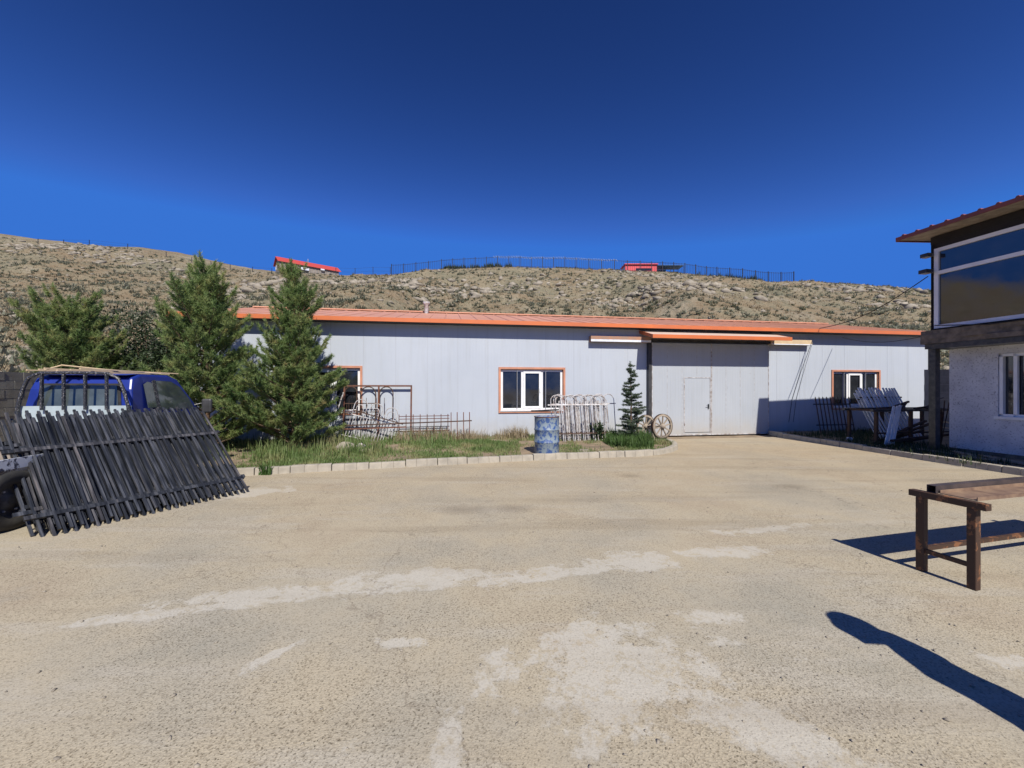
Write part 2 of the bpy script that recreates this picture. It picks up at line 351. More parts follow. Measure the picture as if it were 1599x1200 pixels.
def link(name, me, mat, parent=None, smooth=False, bevel=0):
    o = bpy.data.objects.new(name, me); col.objects.link(o)
    if mat is not None and not me.materials: me.materials.append(M[mat] if isinstance(mat, str) else mat)
    if smooth: me.polygons.foreach_set('use_smooth', [True]*len(me.polygons))
    if bevel:
        md = o.modifiers.new('bevel', 'BEVEL'); md.width = bevel; md.segments = 2; md.limit_method = 'ANGLE'
    o.parent = parent; return o
def raw(name, V, F, mat, parent=None):
    me = bpy.data.meshes.new(name); V = np.asarray(V, dtype=np.float32); F = np.asarray(F, dtype=np.int32)
    me.vertices.add(len(V)); me.vertices.foreach_set('co', V.ravel())
    k = F.shape[1]; me.loops.add(F.size); me.loops.foreach_set('vertex_index', F.ravel())
    me.polygons.add(len(F)); me.polygons.foreach_set('loop_start', np.arange(0, F.size, k, dtype=np.int32)); me.polygons.foreach_set('loop_total', np.full(len(F), k, dtype=np.int32))
    me.update(); me.validate(); return link(name, me, mat, parent)
def tag(o, label=None, cat=None, group=None, kind=None):
    for k, v in (('label', label), ('category', cat), ('group', group), ('kind', kind)):
        if v: o[k] = v
    return o
def thing(name, label, cat, loc=(0,0,0), rz=0, group=None):
    o = bpy.data.objects.new(name, None); col.objects.link(o); o.location = loc; o.rotation_euler = (0,0,rz); o.empty_display_size = .2
    return tag(o, label, cat, group)

TH = R(9); U = Vector((math.cos(TH), math.sin(TH), 0)); V_ = Vector((-math.sin(TH), math.cos(TH), 0))
O = Vector((6.3, 13.75, 0))                       # foot of the workshop wall at the gate
def wp(u, v, z=0): return O + U*u + V_*v + Vector((0,0,z))

# ---------------------------------------------------------------- ground and hill
g = MB(); g.v = [(-400,-300,-.03),(400,-300,-.03),(400,500,-.03),(-400,500,-.03)]; g.f = [(0,1,2,3)]
tag(g.build('ground', 'soil'), 'bare brown earth around the yard', kind='structure')
g = MB(); g.v = [(-30,-20,0),(30,-20,0),(30,16.5,0),(-8.5,10.6,0),(-30,9.0,0)]; g.f = [(0,1,2,3,4)]
tag(g.build('yard_pavement', 'yard'), 'dusty worn concrete yard with pale scuffs', kind='structure')

crest_px = [(-500,335),(-250,350),(0,375),(60,383),(130,383),(200,392),(300,412),(400,426),(520,431),(620,431),(700,421),(800,418),(900,420),(1000,424),(1100,431),(1200,440),(1300,441),(1400,450),(1460,456),(1700,470),(2000,490)]
CX = np.array([(p-800)/620*80 for p, _ in crest_px]); CH = np.array([1.64+(606-y)/620*80 for _, y in crest_px])
def hill_h(x, y):
    C = float(np.interp(x, CX, CH))
    y0 = float(np.interp(x, [-12.5,-10,15,18], [12.5,21,24,19]))
    t = (y-y0)/(80-y0)
    if t <= 0: return -0.4
    if t < 1: hh = C*(t**.92)
    else: hh = C*(1+.86*(min(y, 92)-80)/80) - max(0, y-105)*.25
    k = min(1, t*5)
    n = mnoise.fractal(Vector((x*.06, y*.06, 3.1)), 1.0, 2.0, 5)*1.3 + mnoise.fractal(Vector((x*.35, y*.35, 7.7)), .9, 2.1, 4)*.33
    fall = 1.0 if t < .93 else .35
    return hh + n*k*fall
ys = np.concatenate([np.linspace(12, 40, 50), np.linspace(40.6, 90, 95), np.linspace(92, 240, 30)])
xs = np.concatenate([np.linspace(-260,-112,30), np.linspace(-110,95,210), np.linspace(98,260,30)])
Hh = np.array([[hill_h(x, y) for x in xs] for y in ys])
V = np.array([[(x, y, Hh[j, i]) for i, x in enumerate(xs)] for j, y in enumerate(ys)]).reshape(-1, 3)
nx = len(xs); F = [(j*nx+i, j*nx+i+1, (j+1)*nx+i+1, (j+1)*nx+i) for j in range(len(ys)-1) for i in range(nx-1)]
hill = raw('hill', V, F, 'hill'); hill.data.polygons.foreach_set('use_smooth', [True]*len(F))
tag(hill, 'dry steppe hillside rising behind the workshop', kind='structure')
def hz(x, y):
    i = int(np.clip(np.searchsorted(xs, x)-1, 0, nx-2)); j = int(np.clip(np.searchsorted(ys, y)-1, 0, len(ys)-2))
    a = (x-xs[i])/(xs[i+1]-xs[i]); b = (y-ys[j])/(ys[j+1]-ys[j])
    return float((Hh[j,i]*(1-a)+Hh[j,i+1]*a)*(1-b)+(Hh[j+1,i]*(1-a)+Hh[j+1,i+1]*a)*b)

def hill_spots(n, ymin=13, ymax=84, seed=1):
    r = np.random.default_rng(seed); out = []
    while len(out) < n:
        y = ymin*(ymax/ymin)**r.random(); x = y*(r.random()*2.75-1.42)
        if -12 < x < 17 and y < 26: continue
        z = hz(x, y)
        if z < .05 or mnoise.fractal(Vector((x*.16, y*.10, seed*1.7)), 1, 2, 3) < r.uniform(-.7,.35): continue
        out.append((x, y, z))
    return np.array(out)
def clumps(P, size, nbl, spread, width, seed, flat=.6):
    r = np.random.default_rng(seed); n = len(P); N = n*nbl
    base = np.repeat(P, nbl, 0); sz = np.repeat(size, nbl)
    az = r.random(N)*2*np.pi; el = r.random(N)*1.25+.12
    d = np.stack([np.cos(az)*np.cos(el)*spread, np.sin(az)*np.cos(el)*spread, np.sin(el)*flat], 1)
    o = base + r.normal(size=(N,3))*np.stack([sz*.22, sz*.22, sz*.05], 1)
    tip = o + d*sz[:,None]*(.6+.6*r.random((N,1)))
    side = np.stack([-np.sin(az), np.cos(az), r.normal(size=N)*.3], 1)*(sz*width)[:,None]
    Vv = np.stack([o-side, o+side, tip], 1).reshape(-1, 3); Fv = np.arange(N*3).reshape(-1, 3)
    return Vv, Fv
def rockmesh(P, size, seed):
    r = np.random.default_rng(seed)
    bm = bmesh.new(); bmesh.ops.create_icosphere(bm, subdivisions=1, radius=1)
    bv = np.array([v.co[:] for v in bm.verts]); bf = np.array([[v.index for v in f.verts] for f in bm.faces]); bm.free()
    Vs, Fs = [], []
    for k, (p, s) in enumerate(zip(P, size)):
        a = r.random()*6.28; ca, sa = math.cos(a), math.sin(a)
        v = bv*(1+r.normal(size=(len(bv),1))*.25)*np.array([1, .65+.3*r.random(), .35+.35*r.random()])*s
        v = np.stack([v[:,0]*ca-v[:,1]*sa, v[:,0]*sa+v[:,1]*ca, v[:,2]+v[:,0]*.2], 1)+p
        Vs.append(v); Fs.append(bf+len(bv)*k)
    return np.concatenate(Vs), np.concatenate(Fs)
P = hill_spots(12000, seed=2); s = .22+.32*rng.random(len(P))**2*1.3
tag(raw('sage_shrubs', *clumps(P, s, 13, 1.0, .17, 3, .75), 'sage'), 'low grey green shrubs dotted over the hillside', 'shrubs', kind='stuff')
P = hill_spots(24000, seed=4); s = .12+.22*rng.random(len(P))
tag(raw('hill_grass', *clumps(P, s, 6, .7, .14, 5, 1.0), 'drygrass'), 'dry tan grass tufts covering the hillside', 'grass', kind='stuff')
P = hill_spots(2600, seed=6); s = .06+.3*rng.random(len(P))**3
cl = []
for (px, py, yy, rx, ry, n) in [(1085,482,52,6,5,260),(1330,470,62,9,4,150),(1420,500,44,5,4,120),(150,405,72,14,5,330),(60,385,76,9,4,120),(410,455,50,5,8,330),(690,470,52,9,5,220),(850,450,62,12,6,200),(990,470,50,6,4,150),(560,455,58,8,5,170),(1000,440,70,10,5,130)]:
    cx = (px-800)/620*yy
    for _ in range(n):
        x = cx+random.gauss(0, rx*.55); y = yy+random.gauss(0, ry*.6)
        if y < 84: cl.append((x, y, hz(x, y)))
P2 = np.array(cl); s2 = .14+.62*rng.random(len(P2))**2.2
V, F = rockmesh(np.concatenate([P, P2]), np.concatenate([s, s2]), 8)
tag(raw('hillside_rocks', V, F, 'rock'), 'pale broken rocks and outcrops strewn over the hillside', 'rocks', kind='stuff')

# ---------------------------------------------------------------- workshop
ws = thing('workshop_building', 'long lavender grey metal workshop with orange roof and sliding gate', 'building', O, TH)
U0, U1, WH = -15.66, 9.9, 3.62
wins = [(-13.17,-11.03), (-6.75,-4.68), (5.58,7.57)]; WZ0, WZ1 = .90, 2.24
edges = list(np.arange(U0, U1-.3, .945)) + [U1]
for a, b in zip(edges[:-1], edges[1:]):
    us = sorted({a+.004, b-.004, *[e for w_ in wins for e in w_ if a+.004 < e < b-.004]})
    for p, q in zip(us[:-1], us[1:]):
        inside = any(w0-.001 <= p and q <= w1+.001 for w0, w1 in wins)
        for z0, z1 in ([(0,WZ0),(WZ1,WH)] if inside else [(0,WH)]): MB().box(p, q, 0, .1, z0, z1).build('wall_panel', 'panel', ws)
    if b < U1: MB().box(b-.006, b+.006, .004, .09, 0, WH).build('panel_joint', 'joint_grey', ws)
DB = 9.0
mb = MB().box(U0, U0+.1, .1, DB, 0, WH).box(U1-.1, U1, .1, DB, 0, WH).box(U0, U1, DB-.1, DB, 0, WH)
for uu in (U0, U1-.1): mb.prism([(0.1,WH),(DB,WH),(DB/2,WH+1.06)], 'x', uu, uu+.1)
mb.build('side_wall', 'panel', ws)
MB().box(U0-.03, U0+.09, -.025, .1, 0, WH).build('corner_trim', 'orange', ws)
MB().box(U1-.06, U1+.03, -.022, .1, 0, WH).build('corner_trim', 'chrome', ws)
MB().box(U0, U1, -.012, -.001, 0, .07).build('base_flashing', 'concrete', ws)
# roof: sheets with raised ribs
OV, SL, HW = .36, .222, 4.55
def rz_(v): return 3.70 + (v+OV)*SL
rib_mesh = None
k = 0
for a in np.arange(U0-.35, U1+.3, .5):
    b = min(a+.496, U1+.35)
    mb = MB().quadbox([(a,-OV,rz_(-OV)),(b,-OV,rz_(-OV)),(b,HW,rz_(HW)),(a,HW,rz_(HW)),(a,-OV,rz_(-OV)+.02),(b,-OV,rz_(-OV)+.02),(b,HW,rz_(HW)+.02),(a,HW,rz_(HW)+.02)])
    sh = mb.build('roof_sheet', 'roof', ws)
    mb = MB().quadbox([(a,-OV-.005,rz_(-OV)+.02),(a+.05,-OV-.005,rz_(-OV)+.02),(a+.05,HW,rz_(HW)+.02),(a,HW,rz_(HW)+.02),(a+.012,-OV-.005,rz_(-OV)+.04),(a+.038,-OV-.005,rz_(-OV)+.04),(a+.038,HW,rz_(HW)+.04),(a+.012,HW,rz_(HW)+.04)])
    mb.build('rib', 'roof', sh)
mb = MB().quadbox([(U0-.35,HW,rz_(HW)),(U1+.35,HW,rz_(HW)),(U1+.35,DB+.4,3.62),(U0-.35,DB+.4,3.62),(U0-.35,HW,rz_(HW)+.02),(U1+.35,HW,rz_(HW)+.02),(U1+.35,DB+.4,3.64),(U0-.35,DB+.4,3.64)])
mb.build('rear_roof', 'roof', ws)
MB().box(U0-.35, U1+.35, HW-.12, HW+.12, rz_(HW)+.03, rz_(HW)+.075).build('ridge_cap', 'roof', ws)
MB().box(U0-.37, U1+.37, -OV-.03, -OV, rz_(-OV)-.09, rz_(-OV)+.03).build('fascia', 'orange', ws)
MB().box(U0-.3, U1+.3, -OV, .1, 3.60, 3.63).build('soffit', 'chrome', ws)
MB().lathe([(.001,.48),(.14,.48),(.15,.42),(.09,.36),(.08,0)], 12, c=(-9.3, 4.2, rz_(4.2))).build('roof_vent', 'galv', ws, True)
def window(u0, u1):
    t = .065
    wt = MB().box(u0-t,u1+t,-.035,.02,WZ1,WZ1+t).box(u0-t,u1+t,-.035,.02,WZ0-t,WZ0).box(u0-t,u0,-.035,.02,WZ0+.001,WZ1-.001).box(u1,u1+t,-.035,.02,WZ0+.001,WZ1-.001)
    wt.box(u0,u0+.012,.02,.1,WZ0+.001,WZ1-.001).box(u1-.012,u1,.02,.1,WZ0+.001,WZ1-.001).box(u0,u1,.02,.1,WZ1-.012,WZ1).box(u0,u1,.02,.1,WZ0,WZ0+.012)
    wi = wt.build('window', 'orange_trim', ws); wi['label'] = 'white framed three light window with orange surround'
    f = .07; a, b, z0, z1 = u0+.014, u1-.014, WZ0+.014, WZ1-.014
    m1 = a+(b-a)*.345; m2 = a+(b-a)*.66
    fr = MB().box(a,b,.05,.11,z1-f,z1).box(a,b,.05,.11,z0,z0+f).box(a,a+f,.051,.11,z0+f,z1-f).box(b-f,b,.051,.11,z0+f,z1-f)
    fr.box(m1-.04,m1+.04,.051,.11,z0+f,z1-f).box(m2-.04,m2+.04,.051,.11,z0+f,z1-f)
    fr.build('frame', 'white_frame', wi, bevel=.004)
    s0, s1 = m1+.03, m2-.03
    MB().box(s0,s1,.03,.049,z1-f-.05,z1-f+.02).box(s0,s1,.03,.049,z0+f-.02,z0+f+.06).box(s0,s0+.065,.03,.049,z0+f+.06,z1-f-.05).box(s1-.065,s1,.03,.049,z0+f+.06,z1-f-.05).build('sash', 'white_frame', wi, bevel=.004)
    MB().box(s1-.045,s1-.025,.0,.03,1.5,1.62).build('handle', 'white_frame', wi)
    for p, q in ((a+f,m1-.04),(m1+.04,m2-.04),(m2+.04,b-f)):
        MB().box(p-.01,q+.01,.075,.085,z0+f-.01,z1-f+.01).build('pane', 'glass', wi)
    MB().box(u0-.02,u1+.02,-.06,.02,WZ0-.012,WZ0+.012).build('sill', 'white_frame', wi)
for w0, w1 in wins: window(w0, w1)
# sliding gate
for a, b in ((-1.62,.57),(.585,2.80)):
    lf = MB()
    step = (b-a)/2
    hole = a < 0
    if hole: lf.box(a,-.46,-.12,-.03,.04,3.16).box(-.46,.545,-.12,-.03,2.0,3.16).box(.545,b,-.12,-.03,.04,3.16).box(-.46,.545,-.12,-.03,.04,.10)
    else: lf.box(a,b,-.12,-.03,.04,3.16)
    g_ = lf.build('gate_leaf', 'gate_panel', ws)
    MB().box(a-.012,a+.012,-.135,-.03,.04,3.17).box(b-.012,b+.012,-.135,-.03,.04,3.17).box(a,b,-.132,-.03,.015,.05).build('edge_strip', 'galv', g_)
    for q in np.arange(a+.55, b-.1, .55):
        if hole and -.5 < q < .58: MB().box(q-.004,q+.004,-.1235,-.11,2.02,3.16).build('seam', 'galv', g_)
        else: MB().box(q-.004,q+.004,-.1235,-.11,.06,3.16).build('seam', 'galv', g_)
wd = MB().box(-.425,.515,-.118,-.06,.12,1.975).build('wicket_door', 'gate_panel', ws)
MB().box(-.46,-.43,-.128,-.03,.1,2.0).box(.518,.546,-.128,-.03,.1,2.0).box(-.43,.518,-.128,-.03,1.978,2.0).build('door_frame', 'galv', wd)
MB().box(.44,.475,-.15,-.118,.92,1.08).tube([(.455,-.15,1.02),(.455,-.175,1.02),(.36,-.175,1.02)], .009).build('handle', 'black_steel', wd)
for z in (.4, 1.7): MB().tube([(-.435,-.135,z-.05),(-.435,-.135,z+.05)], .012).build('hinge', 'galv', wd)
MB().box(-1.75,-1.65,-.16,0,.0,3.2).build('dark_upright', 'chrome', ws)  # plain dark upright strip at the left edge of the gate
MB().box(-1.64,2.82,-.2,-.0,3.2,3.27).build('gate_track', 'black_steel', ws)
MB().box(-3.8,-1.70,-.2,-.0,3.16,3.34).build('track_cover', 'wood_rusty', ws)
MB().box(2.84,4.5,-.2,-.0,3.17,3.35).build('track_cover', 'wood_pale', ws)
MB().box(-3.8,-1.70,-.205,-.2,3.16,3.23).build('cover_strip', 'white_paint', ws); MB().box(2.84,4.5,-.205,-.2,3.17,3.20).build('cover_strip', 'white_paint', ws)
cn = MB().quadbox([(-2.0,-.9,3.30),(2.95,-.9,3.30),(2.95,0,3.55),(-2.0,0,3.55),(-2.0,-.9,3.33),(2.95,-.9,3.33),(2.95,0,3.58),(-2.0,0,3.58)]).build('gate_canopy', 'pale_sheet', ws)
MB().box(-2.03,2.98,-.93,-.9,3.22,3.335).build('canopy_fascia', 'orange', cn)
for uu in (-2.03, 2.95): MB().prism([(-.9,3.22),(-.9,3.335),(0,3.59),(0,3.48)], 'x', uu, uu+.03).build('canopy_side', 'orange', cn)
for uu in (-1.2, .6, 2.4): MB().bar((uu,-.85,3.27),(uu,-.01,3.50),.04).build('canopy_bracket', 'black_steel', cn)
MB().tube([(4.42,-.22,3.17),(4.2,-.03,2.2),(3.85,-.02,1.2),(3.72,-.02,.4)], .008, 5).build('hanging_wire', 'cable', ws)
MB().tube([(4.46,-.22,3.17),(4.32,-.03,2.2),(4.02,-.02,1.2),(3.9,-.02,.4)], .006, 5).build('hanging_wire', 'cable', ws)

# ---------------------------------------------------------------- right-hand house
C = Vector((10.42, 9.9, 0))
rb = thing('two_storey_house', 'two storey house with dark glazed upper floor over rough white plaster', 'building', C, TH)
# local: x to the right (away from yard), y away from camera, far corner at origin, house runs to y=-10
MB().box(-.04,.10,-.14,0,0,2.6).build('corner_post', 'black_steel', rb)
for yy in (-3.4,-6.8,-9.9): MB().box(-.04,.10,yy-.14,yy,0,2.6).build('corner_post', 'black_steel', rb)
MB().box(-.10,5,-10,.04,2.60,2.72).build('floor_beam', 'black_steel', rb)
mb = MB(); rr = random.Random(3)
n = 120; yv = np.linspace(-10, .1, n)
for z0a, z1a, sd in ((2.724,2.83,1),(2.83,2.95,2),(2.95,3.05,3)):     # three crumbling courses of the slab edge
    edge = [(-.14+.05*mnoise.fractal(Vector((y_*1.8, sd*3.3, 0)), .8, 2, 4), y_) for y_ in yv]
    mb.prism(edge+[(4.9,.1),(4.9,-10)], 'z', z0a, z1a)
mb.build('floor_slab', 'slab', rb)
# lower wall with a window opening
wy0, wy1, wz0, wz1 = -2.4, -.95, .98, 2.42
mb = MB().box(.5,.75,wy1,-.06,0,2.6).box(.5,.75,-10,wy0,0,2.6).box(.5,.75,wy0,wy1,0,wz0).box(.5,.75,wy0,wy1,wz1,2.6).box(.75,4.9,-.31,-.06,0,2.6).box(4.65,4.9,-10,-.31,0,2.6)
mb.build('lower_wall', 'plaster', rb)
MB().box(.47,.5,-10,-.05,0,.16).build('plinth', 'slab', rb)
lw = MB().box(.57,.64,wy0,wy1,wz1-.07,wz1).box(.57,.64,wy0,wy1,wz0,wz0+.07).box(.57,.64,wy0,wy0+.07,wz0+.07,wz1-.07).box(.57,.64,wy1-.07,wy1,wz0+.07,wz1-.07).box(.57,.64,-1.71,-1.63,wz0+.07,wz1-.07).build('lower_window', 'white_frame', rb, bevel=.004)
for a, b in ((wy0+.07,-1.71),(-1.63,wy1-.07)): MB().box(.60,.61,a-.01,b+.01,wz0+.06,wz1-.06).build('pane', 'glass', lw)
MB().box(.46,.6,wy0-.05,wy1+.05,wz0-.05,wz0+.012).build('sill', 'white_frame', lw)
MB().box(.52,.58,wy1-.3,wy1-.24,wz0+.07,wz1-.07).box(.52,.58,wy1-.07,wy1-.01,wz0+.07,wz1-.07).box(.52,.58,wy1-.24,wy1-.07,wz0+.01,wz0+.07).box(.52,.58,wy1-.24,wy1-.07,wz1-.07,wz1-.01).build('sash', 'white_frame', lw)
# upper floor
MB().box(.03,4.8,-10,-.0,3.06,3.10).box(4.6,4.8,-10,0,3.1,5.2).box(.03,4.6,-.15,0,3.1,5.2).box(.03,.2,-.08,-.0,3.1,5.2).box(.03,.2,-10,-.08,5.06,5.32).box(.06,4.6,-10,-9.8,3.1,5.3).build('upper_wall', 'black_flat', rb)
uw = MB()
for a, b in ((-3.9,-.09),(-7.0,-3.95),(-9.9,-7.05)):
    f = .085
    uw.box(-.01,.07,a,b,4.98,4.98+f).box(-.01,.07,a,b,3.10,3.10+f).box(-.01,.07,a,b,4.42,4.42+f).box(-.012,.07,a,a+f,3.10+f,4.42).box(-.012,.07,b-f,b,3.10+f,4.42).box(-.012,.07,a,a+f,4.42+f,4.98).box(-.012,.07,b-f,b,4.42+f,4.98)
uw = uw.build('glazing_frame', 'white_frame', rb)
for a, b in ((-3.9,-.09),(-7.0,-3.95),(-9.9,-7.05)):
    MB().box(.03,.04,a+.07,b-.07,3.17,4.43).build('pane', 'glass_house', uw); MB().box(.03,.04,a+.07,b-.07,4.49,4.99).build('pane', 'glass_house', uw)
MB().quadbox([(-.56,-10.5,5.37),(5.3,-10.5,5.62),(5.3,.25,5.62),(-.56,.25,5.37),(-.56,-10.5,5.42),(5.3,-10.5,5.67),(5.3,.25,5.67),(-.56,.25,5.42)]).build('soffit', 'wood', rb)
rf = MB().quadbox([(-.60,-10.5,5.425),(5.35,-10.5,5.68),(5.35,.29,5.68),(-.60,.29,5.425),(-.60,-10.5,5.445),(5.35,-10.5,5.70),(5.35,.29,5.70),(-.60,.29,5.445)]).build('roof', 'redroof', rb)
MB().box(-.625,-.60,-10.5,.30,5.36,5.45).build('eave_fascia', 'redroof', rf)
MB().quadbox([(-.60,.29,5.35),(5.35,.29,5.60),(5.35,.315,5.60),(-.60,.315,5.35),(-.60,.29,5.45),(5.35,.29,5.70),(5.35,.315,5.70),(-.60,.315,5.45)]).build('verge_board', 'redroof', rf)
ribm = MB().quadbox([(-.62,-.04,5.445),(5.35,-.04,5.70),(5.35,.04,5.70),(-.62,.04,5.445),(-.62,-.015,5.485),(5.35,-.015,5.74),(5.35,.015,5.74),(-.62,.015,5.485)]).mesh('roof_rib')
for yy in np.arange(-10.3, .3, .29):
    r_ = link('roof_rib', ribm, 'redroof', rf); r_.location.y = yy
MB().box(.02,4.8,-10,0,5.2,5.38).build('roof_beam', 'black_flat', rb)
for z, L in ((4.92,.17),(4.52,.22)):
    fl = MB().box(-.06-L,-.06,-.12,.05,z-.05,z+.04).build('flood_light', 'black_steel', rb)
    MB().bar((-.06,-.04,z),(.05,-.04,z+.01),.03).build('bracket', 'black_steel', fl)
MB().tube([(-.15,-.2,3.16),(-.17,-1.2,3.03),(-.16,-2.6,3.06),(-.15,-4,3.14)], .012, 5).build('facade_cable', 'cable', rb)
def cable(pts, r, label):
    o = MB().tube(pts, r, 5).build('overhead_cable', 'cable'); tag(o, label, 'cable', None)
a = C+Vector((-.05,0,4.42)); b = wp(4.6,-.4,3.75)
cable([a.lerp(b, t)-Vector((0,0,.25*math.sin(math.pi*t))) for t in np.linspace(0,1,12)], .012, 'thin black overhead cable running from dark house corner down to workshop eave')
a = C+Vector((-.1,-.1,2.95)); b = wp(5.6,-.35,3.45)
cable([a.lerp(b, t)-Vector((0,0,.18*math.sin(math.pi*t))) for t in np.linspace(0,1,10)], .009, 'lower black cable sagging below the slab towards the workshop eave')

# ---------------------------------------------------------------- beds, kerbs
def kerb(name, label, pts, h=.13, wd=.15, inner=1, L=.7):
    root = thing(name, label, 'kerb'); del root['category']; root['kind'] = 'structure'
    P = [Vector((*p, 0)) for p in pts]
    acc = [0]
    for a, b in zip(P[:-1], P[1:]): acc.append(acc[-1]+(b-a).length)
    def at(s):
        for i in range(len(P)-1):
            if s <= acc[i+1] or i == len(P)-2:
                t = (s-acc[i])/(acc[i+1]-acc[i]); return P[i].lerp(P[i+1], t)
    s = 0; r = random.Random(5)
    while s < acc[-1]-.05:
        ln = L*r.uniform(.85,1.15); e = min(s+ln, acc[-1]); sub = 3 if len(pts) > 4 else 1
        mb = MB(); j = r.uniform(-.012,.012); jo = r.uniform(-.012,.012)
        for q in range(sub):
            a = at(s+(e-s-.012)*q/sub); b = at(s+(e-s-.012)*(q+1)/sub); d = (b-a).normalized(); nrm = Vector((-d.y, d.x, 0))*inner
            a = a+nrm*jo; b = b+nrm*jo
            mb.quadbox([a-Vector((0,0,.02)), b-Vector((0,0,.02)), b+nrm*wd-Vector((0,0,.02)), a+nrm*wd-Vector((0,0,.02)), a+nrm*.015+Vector((0,0,h+j)), b+nrm*.015+Vector((0,0,h+j)), b+nrm*wd+Vector((0,0,h+j)), a+nrm*wd+Vector((0,0,h+j))])
        mb.build('kerb_stone', 'concrete', root, bevel=.012)
        s = e
    return root
from math import cos, sin
arc = [(3.0,9.45),(3.55,9.68),(4.05,10.05),(4.42,10.55),(4.63,11.15),(4.68,11.8),(4.60,12.5),(4.5,13.3)]
kl = [(-6.3,7.1),(-5.2,7.3),(-4.0,7.69),(-2.36,8.15),(-.56,8.68),(1.0,9.07),(2.2,9.3)] + arc
kerb('kerb', 'pale concrete kerb edging the grass bed in front of the workshop', kl)
kr = [(9.75,6.2),(9.5,7.3),(9.30,9.0),(9.12,11.0),(8.98,13.0),(9.0,13.95)]
kerb('kerb', 'shaded concrete kerb along the dark bed beside the house', kr, inner=-1)
bedpoly = [(p[0], p[1]) for p in [(-6.3,7.2),(-5.2,7.4),(-4.0,7.79),(-2.36,8.25),(-.56,8.78),(1.0,9.17),(2.2,9.4),(3.0,9.55),(3.5,9.77),(3.97,10.12),(4.33,10.6),(4.53,11.17),(4.58,11.8),(4.5,12.5),(4.4,13.45)]]
g = MB(); g.v = [(x, y, .085) for x, y in bedpoly] + [(-9.2,11.5,.085),(-14,13.2,.085),(-22,14,.085),(-22,9.3,.085),(-8.2,8.6,.085)]; g.f = [tuple(range(len(g.v)))]
tag(g.build('grass_bed', 'soil'), 'soil of the grass bed in front of the workshop', kind='structure')
bedR = [(9.9,6.2),(9.65,7.3),(9.45,9.0),(9.27,11.0),(9.13,13.0),(9.1,14.15),(16.5,15.3),(17,6.2)]
g = MB(); g.v = [(x, y, .08) for x, y in bedR]; g.f = [tuple(range(len(g.v)))]
tag(g.build('shaded_bed', 'soil'), 'dark earth bed between kerb and house', kind='structure')
def inpoly(X, Y, poly):
    ins = np.zeros(len(X), bool); n = len(poly); j = n-1
    for i in range(n):
        xi, yi = poly[i]; xj, yj = poly[j]
        c = ((yi > Y) != (yj > Y)) & (X < (xj-xi)*(Y-yi)/(yj-yi+1e-12)+xi)
        ins ^= c; j = i
    return ins
def blades(n, poly, hmin, hmax, wd, seed, z0, dens=None):
    r = np.random.default_rng(seed); px = np.array(poly)
    X = r.uniform(px[:,0].min(), px[:,0].max(), n*3); Y = r.uniform(px[:,1].min(), px[:,1].max(), n*3)
    k = inpoly(X, Y, poly); X, Y = X[k], Y[k]
    nz = np.array([mnoise.noise(Vector((x*.9, y*.9, 2.2)))+.6*mnoise.noise(Vector((x*2.7, y*2.7, 5))) for x, y in zip(X, Y)])
    d = nz if dens is None else dens(X, Y, nz)
    k = d > r.uniform(-.45, .35, len(X)); X, Y, nz = X[k][:n], Y[k][:n], nz[k][:n]; n = len(X)
    h = (hmin+(hmax-hmin)*r.random(n)**2)*(.75+.6*np.clip(nz+.3, 0, 1))
    az = r.random(n)*6.283; lean = r.random(n)*.7
    b = np.stack([X, Y, np.full(n, z0)], 1); dirv = np.stack([np.cos(az), np.sin(az), np.zeros(n)], 1)
    side = np.stack([-np.sin(az), np.cos(az), np.zeros(n)], 1)*wd
    mid = b+dirv*(h*lean*.3)[:,None]; mid[:,2] += h*.6
    tip = b+dirv*(h*lean)[:,None]; tip[:,2] += h*(1-.3*lean)
    Vv = np.stack([b-side, b+side, mid+side*.7, mid-side*.7, tip], 1).reshape(-1, 3)
    i = np.arange(n)[:,None]*5
    T = np.concatenate([i+np.array([[0,1,2]]), i+np.array([[0,2,3]]), i+np.array([[3,2,4]])])
    return Vv, T
def dens_main(X, Y, nz):
    d = nz+.22
    d = np.where((X > .2) & (X < 2.7) & (Y < 11.6), nz-.25, d)        # bare patch round the barrel and panels
    d = np.where((X > 2.6) & (X < 4.3) & (Y > 9.6), nz+.9, d)
    d = np.where((X > 3.6) & (Y < 11.5), nz+.1, d)
    return d
bp = bedpoly+[(-9.2,11.3),(-9.5,8.9)]
tag(raw('bed_grass', *blades(80000, bp, .03, .13, .006, 11, .08, dens_main), 'grass'), 'green and straw grass filling the bed before the workshop', 'grass', kind='stuff')
tall = [(-9,8.6),(-5.3,8.3),(-3.0,9.3),(-1.6,11.2),(-1.6,12.1),(-9,11.2)]
tag(raw('tall_grass', *blades(5000, tall, .12, .42, .007, 12, .08), 'grass'), 'taller weeds and grass under the pines', 'grass', kind='stuff')
tuft = [(2.75,9.95),(3.6,10.15),(3.9,10.9),(3.9,11.9),(2.9,12.2),(2.6,11.0)]
tag(raw('grass_clump', *blades(6500, tuft, .12, .48, .007, 13, .08, lambda X, Y, nz: nz+.6), 'weed'), 'lush green grass clump round the young spruce', 'grass', kind='stuff')
wallstrip = [(-3.4,11.2),(.5,11.9),(.5,12.75),(-3.4,12.1)]
tag(raw('dry_grass', *blades(3500, wallstrip, .1, .42, .006, 14, .08), 'drygrass'), 'dry straw grass along the workshop wall', 'grass', kind='stuff')
tag(raw('shaded_weeds', *blades(4500, [(9.3,8),(9.2,13.6),(13,14.2),(10.2,8)], .05, .22, .007, 15, .075), 'leaf_dark'), 'weeds in the shaded bed beside the house', 'grass', kind='stuff')  # darker leaf colour than the other weeds, deepening the shade of this bed
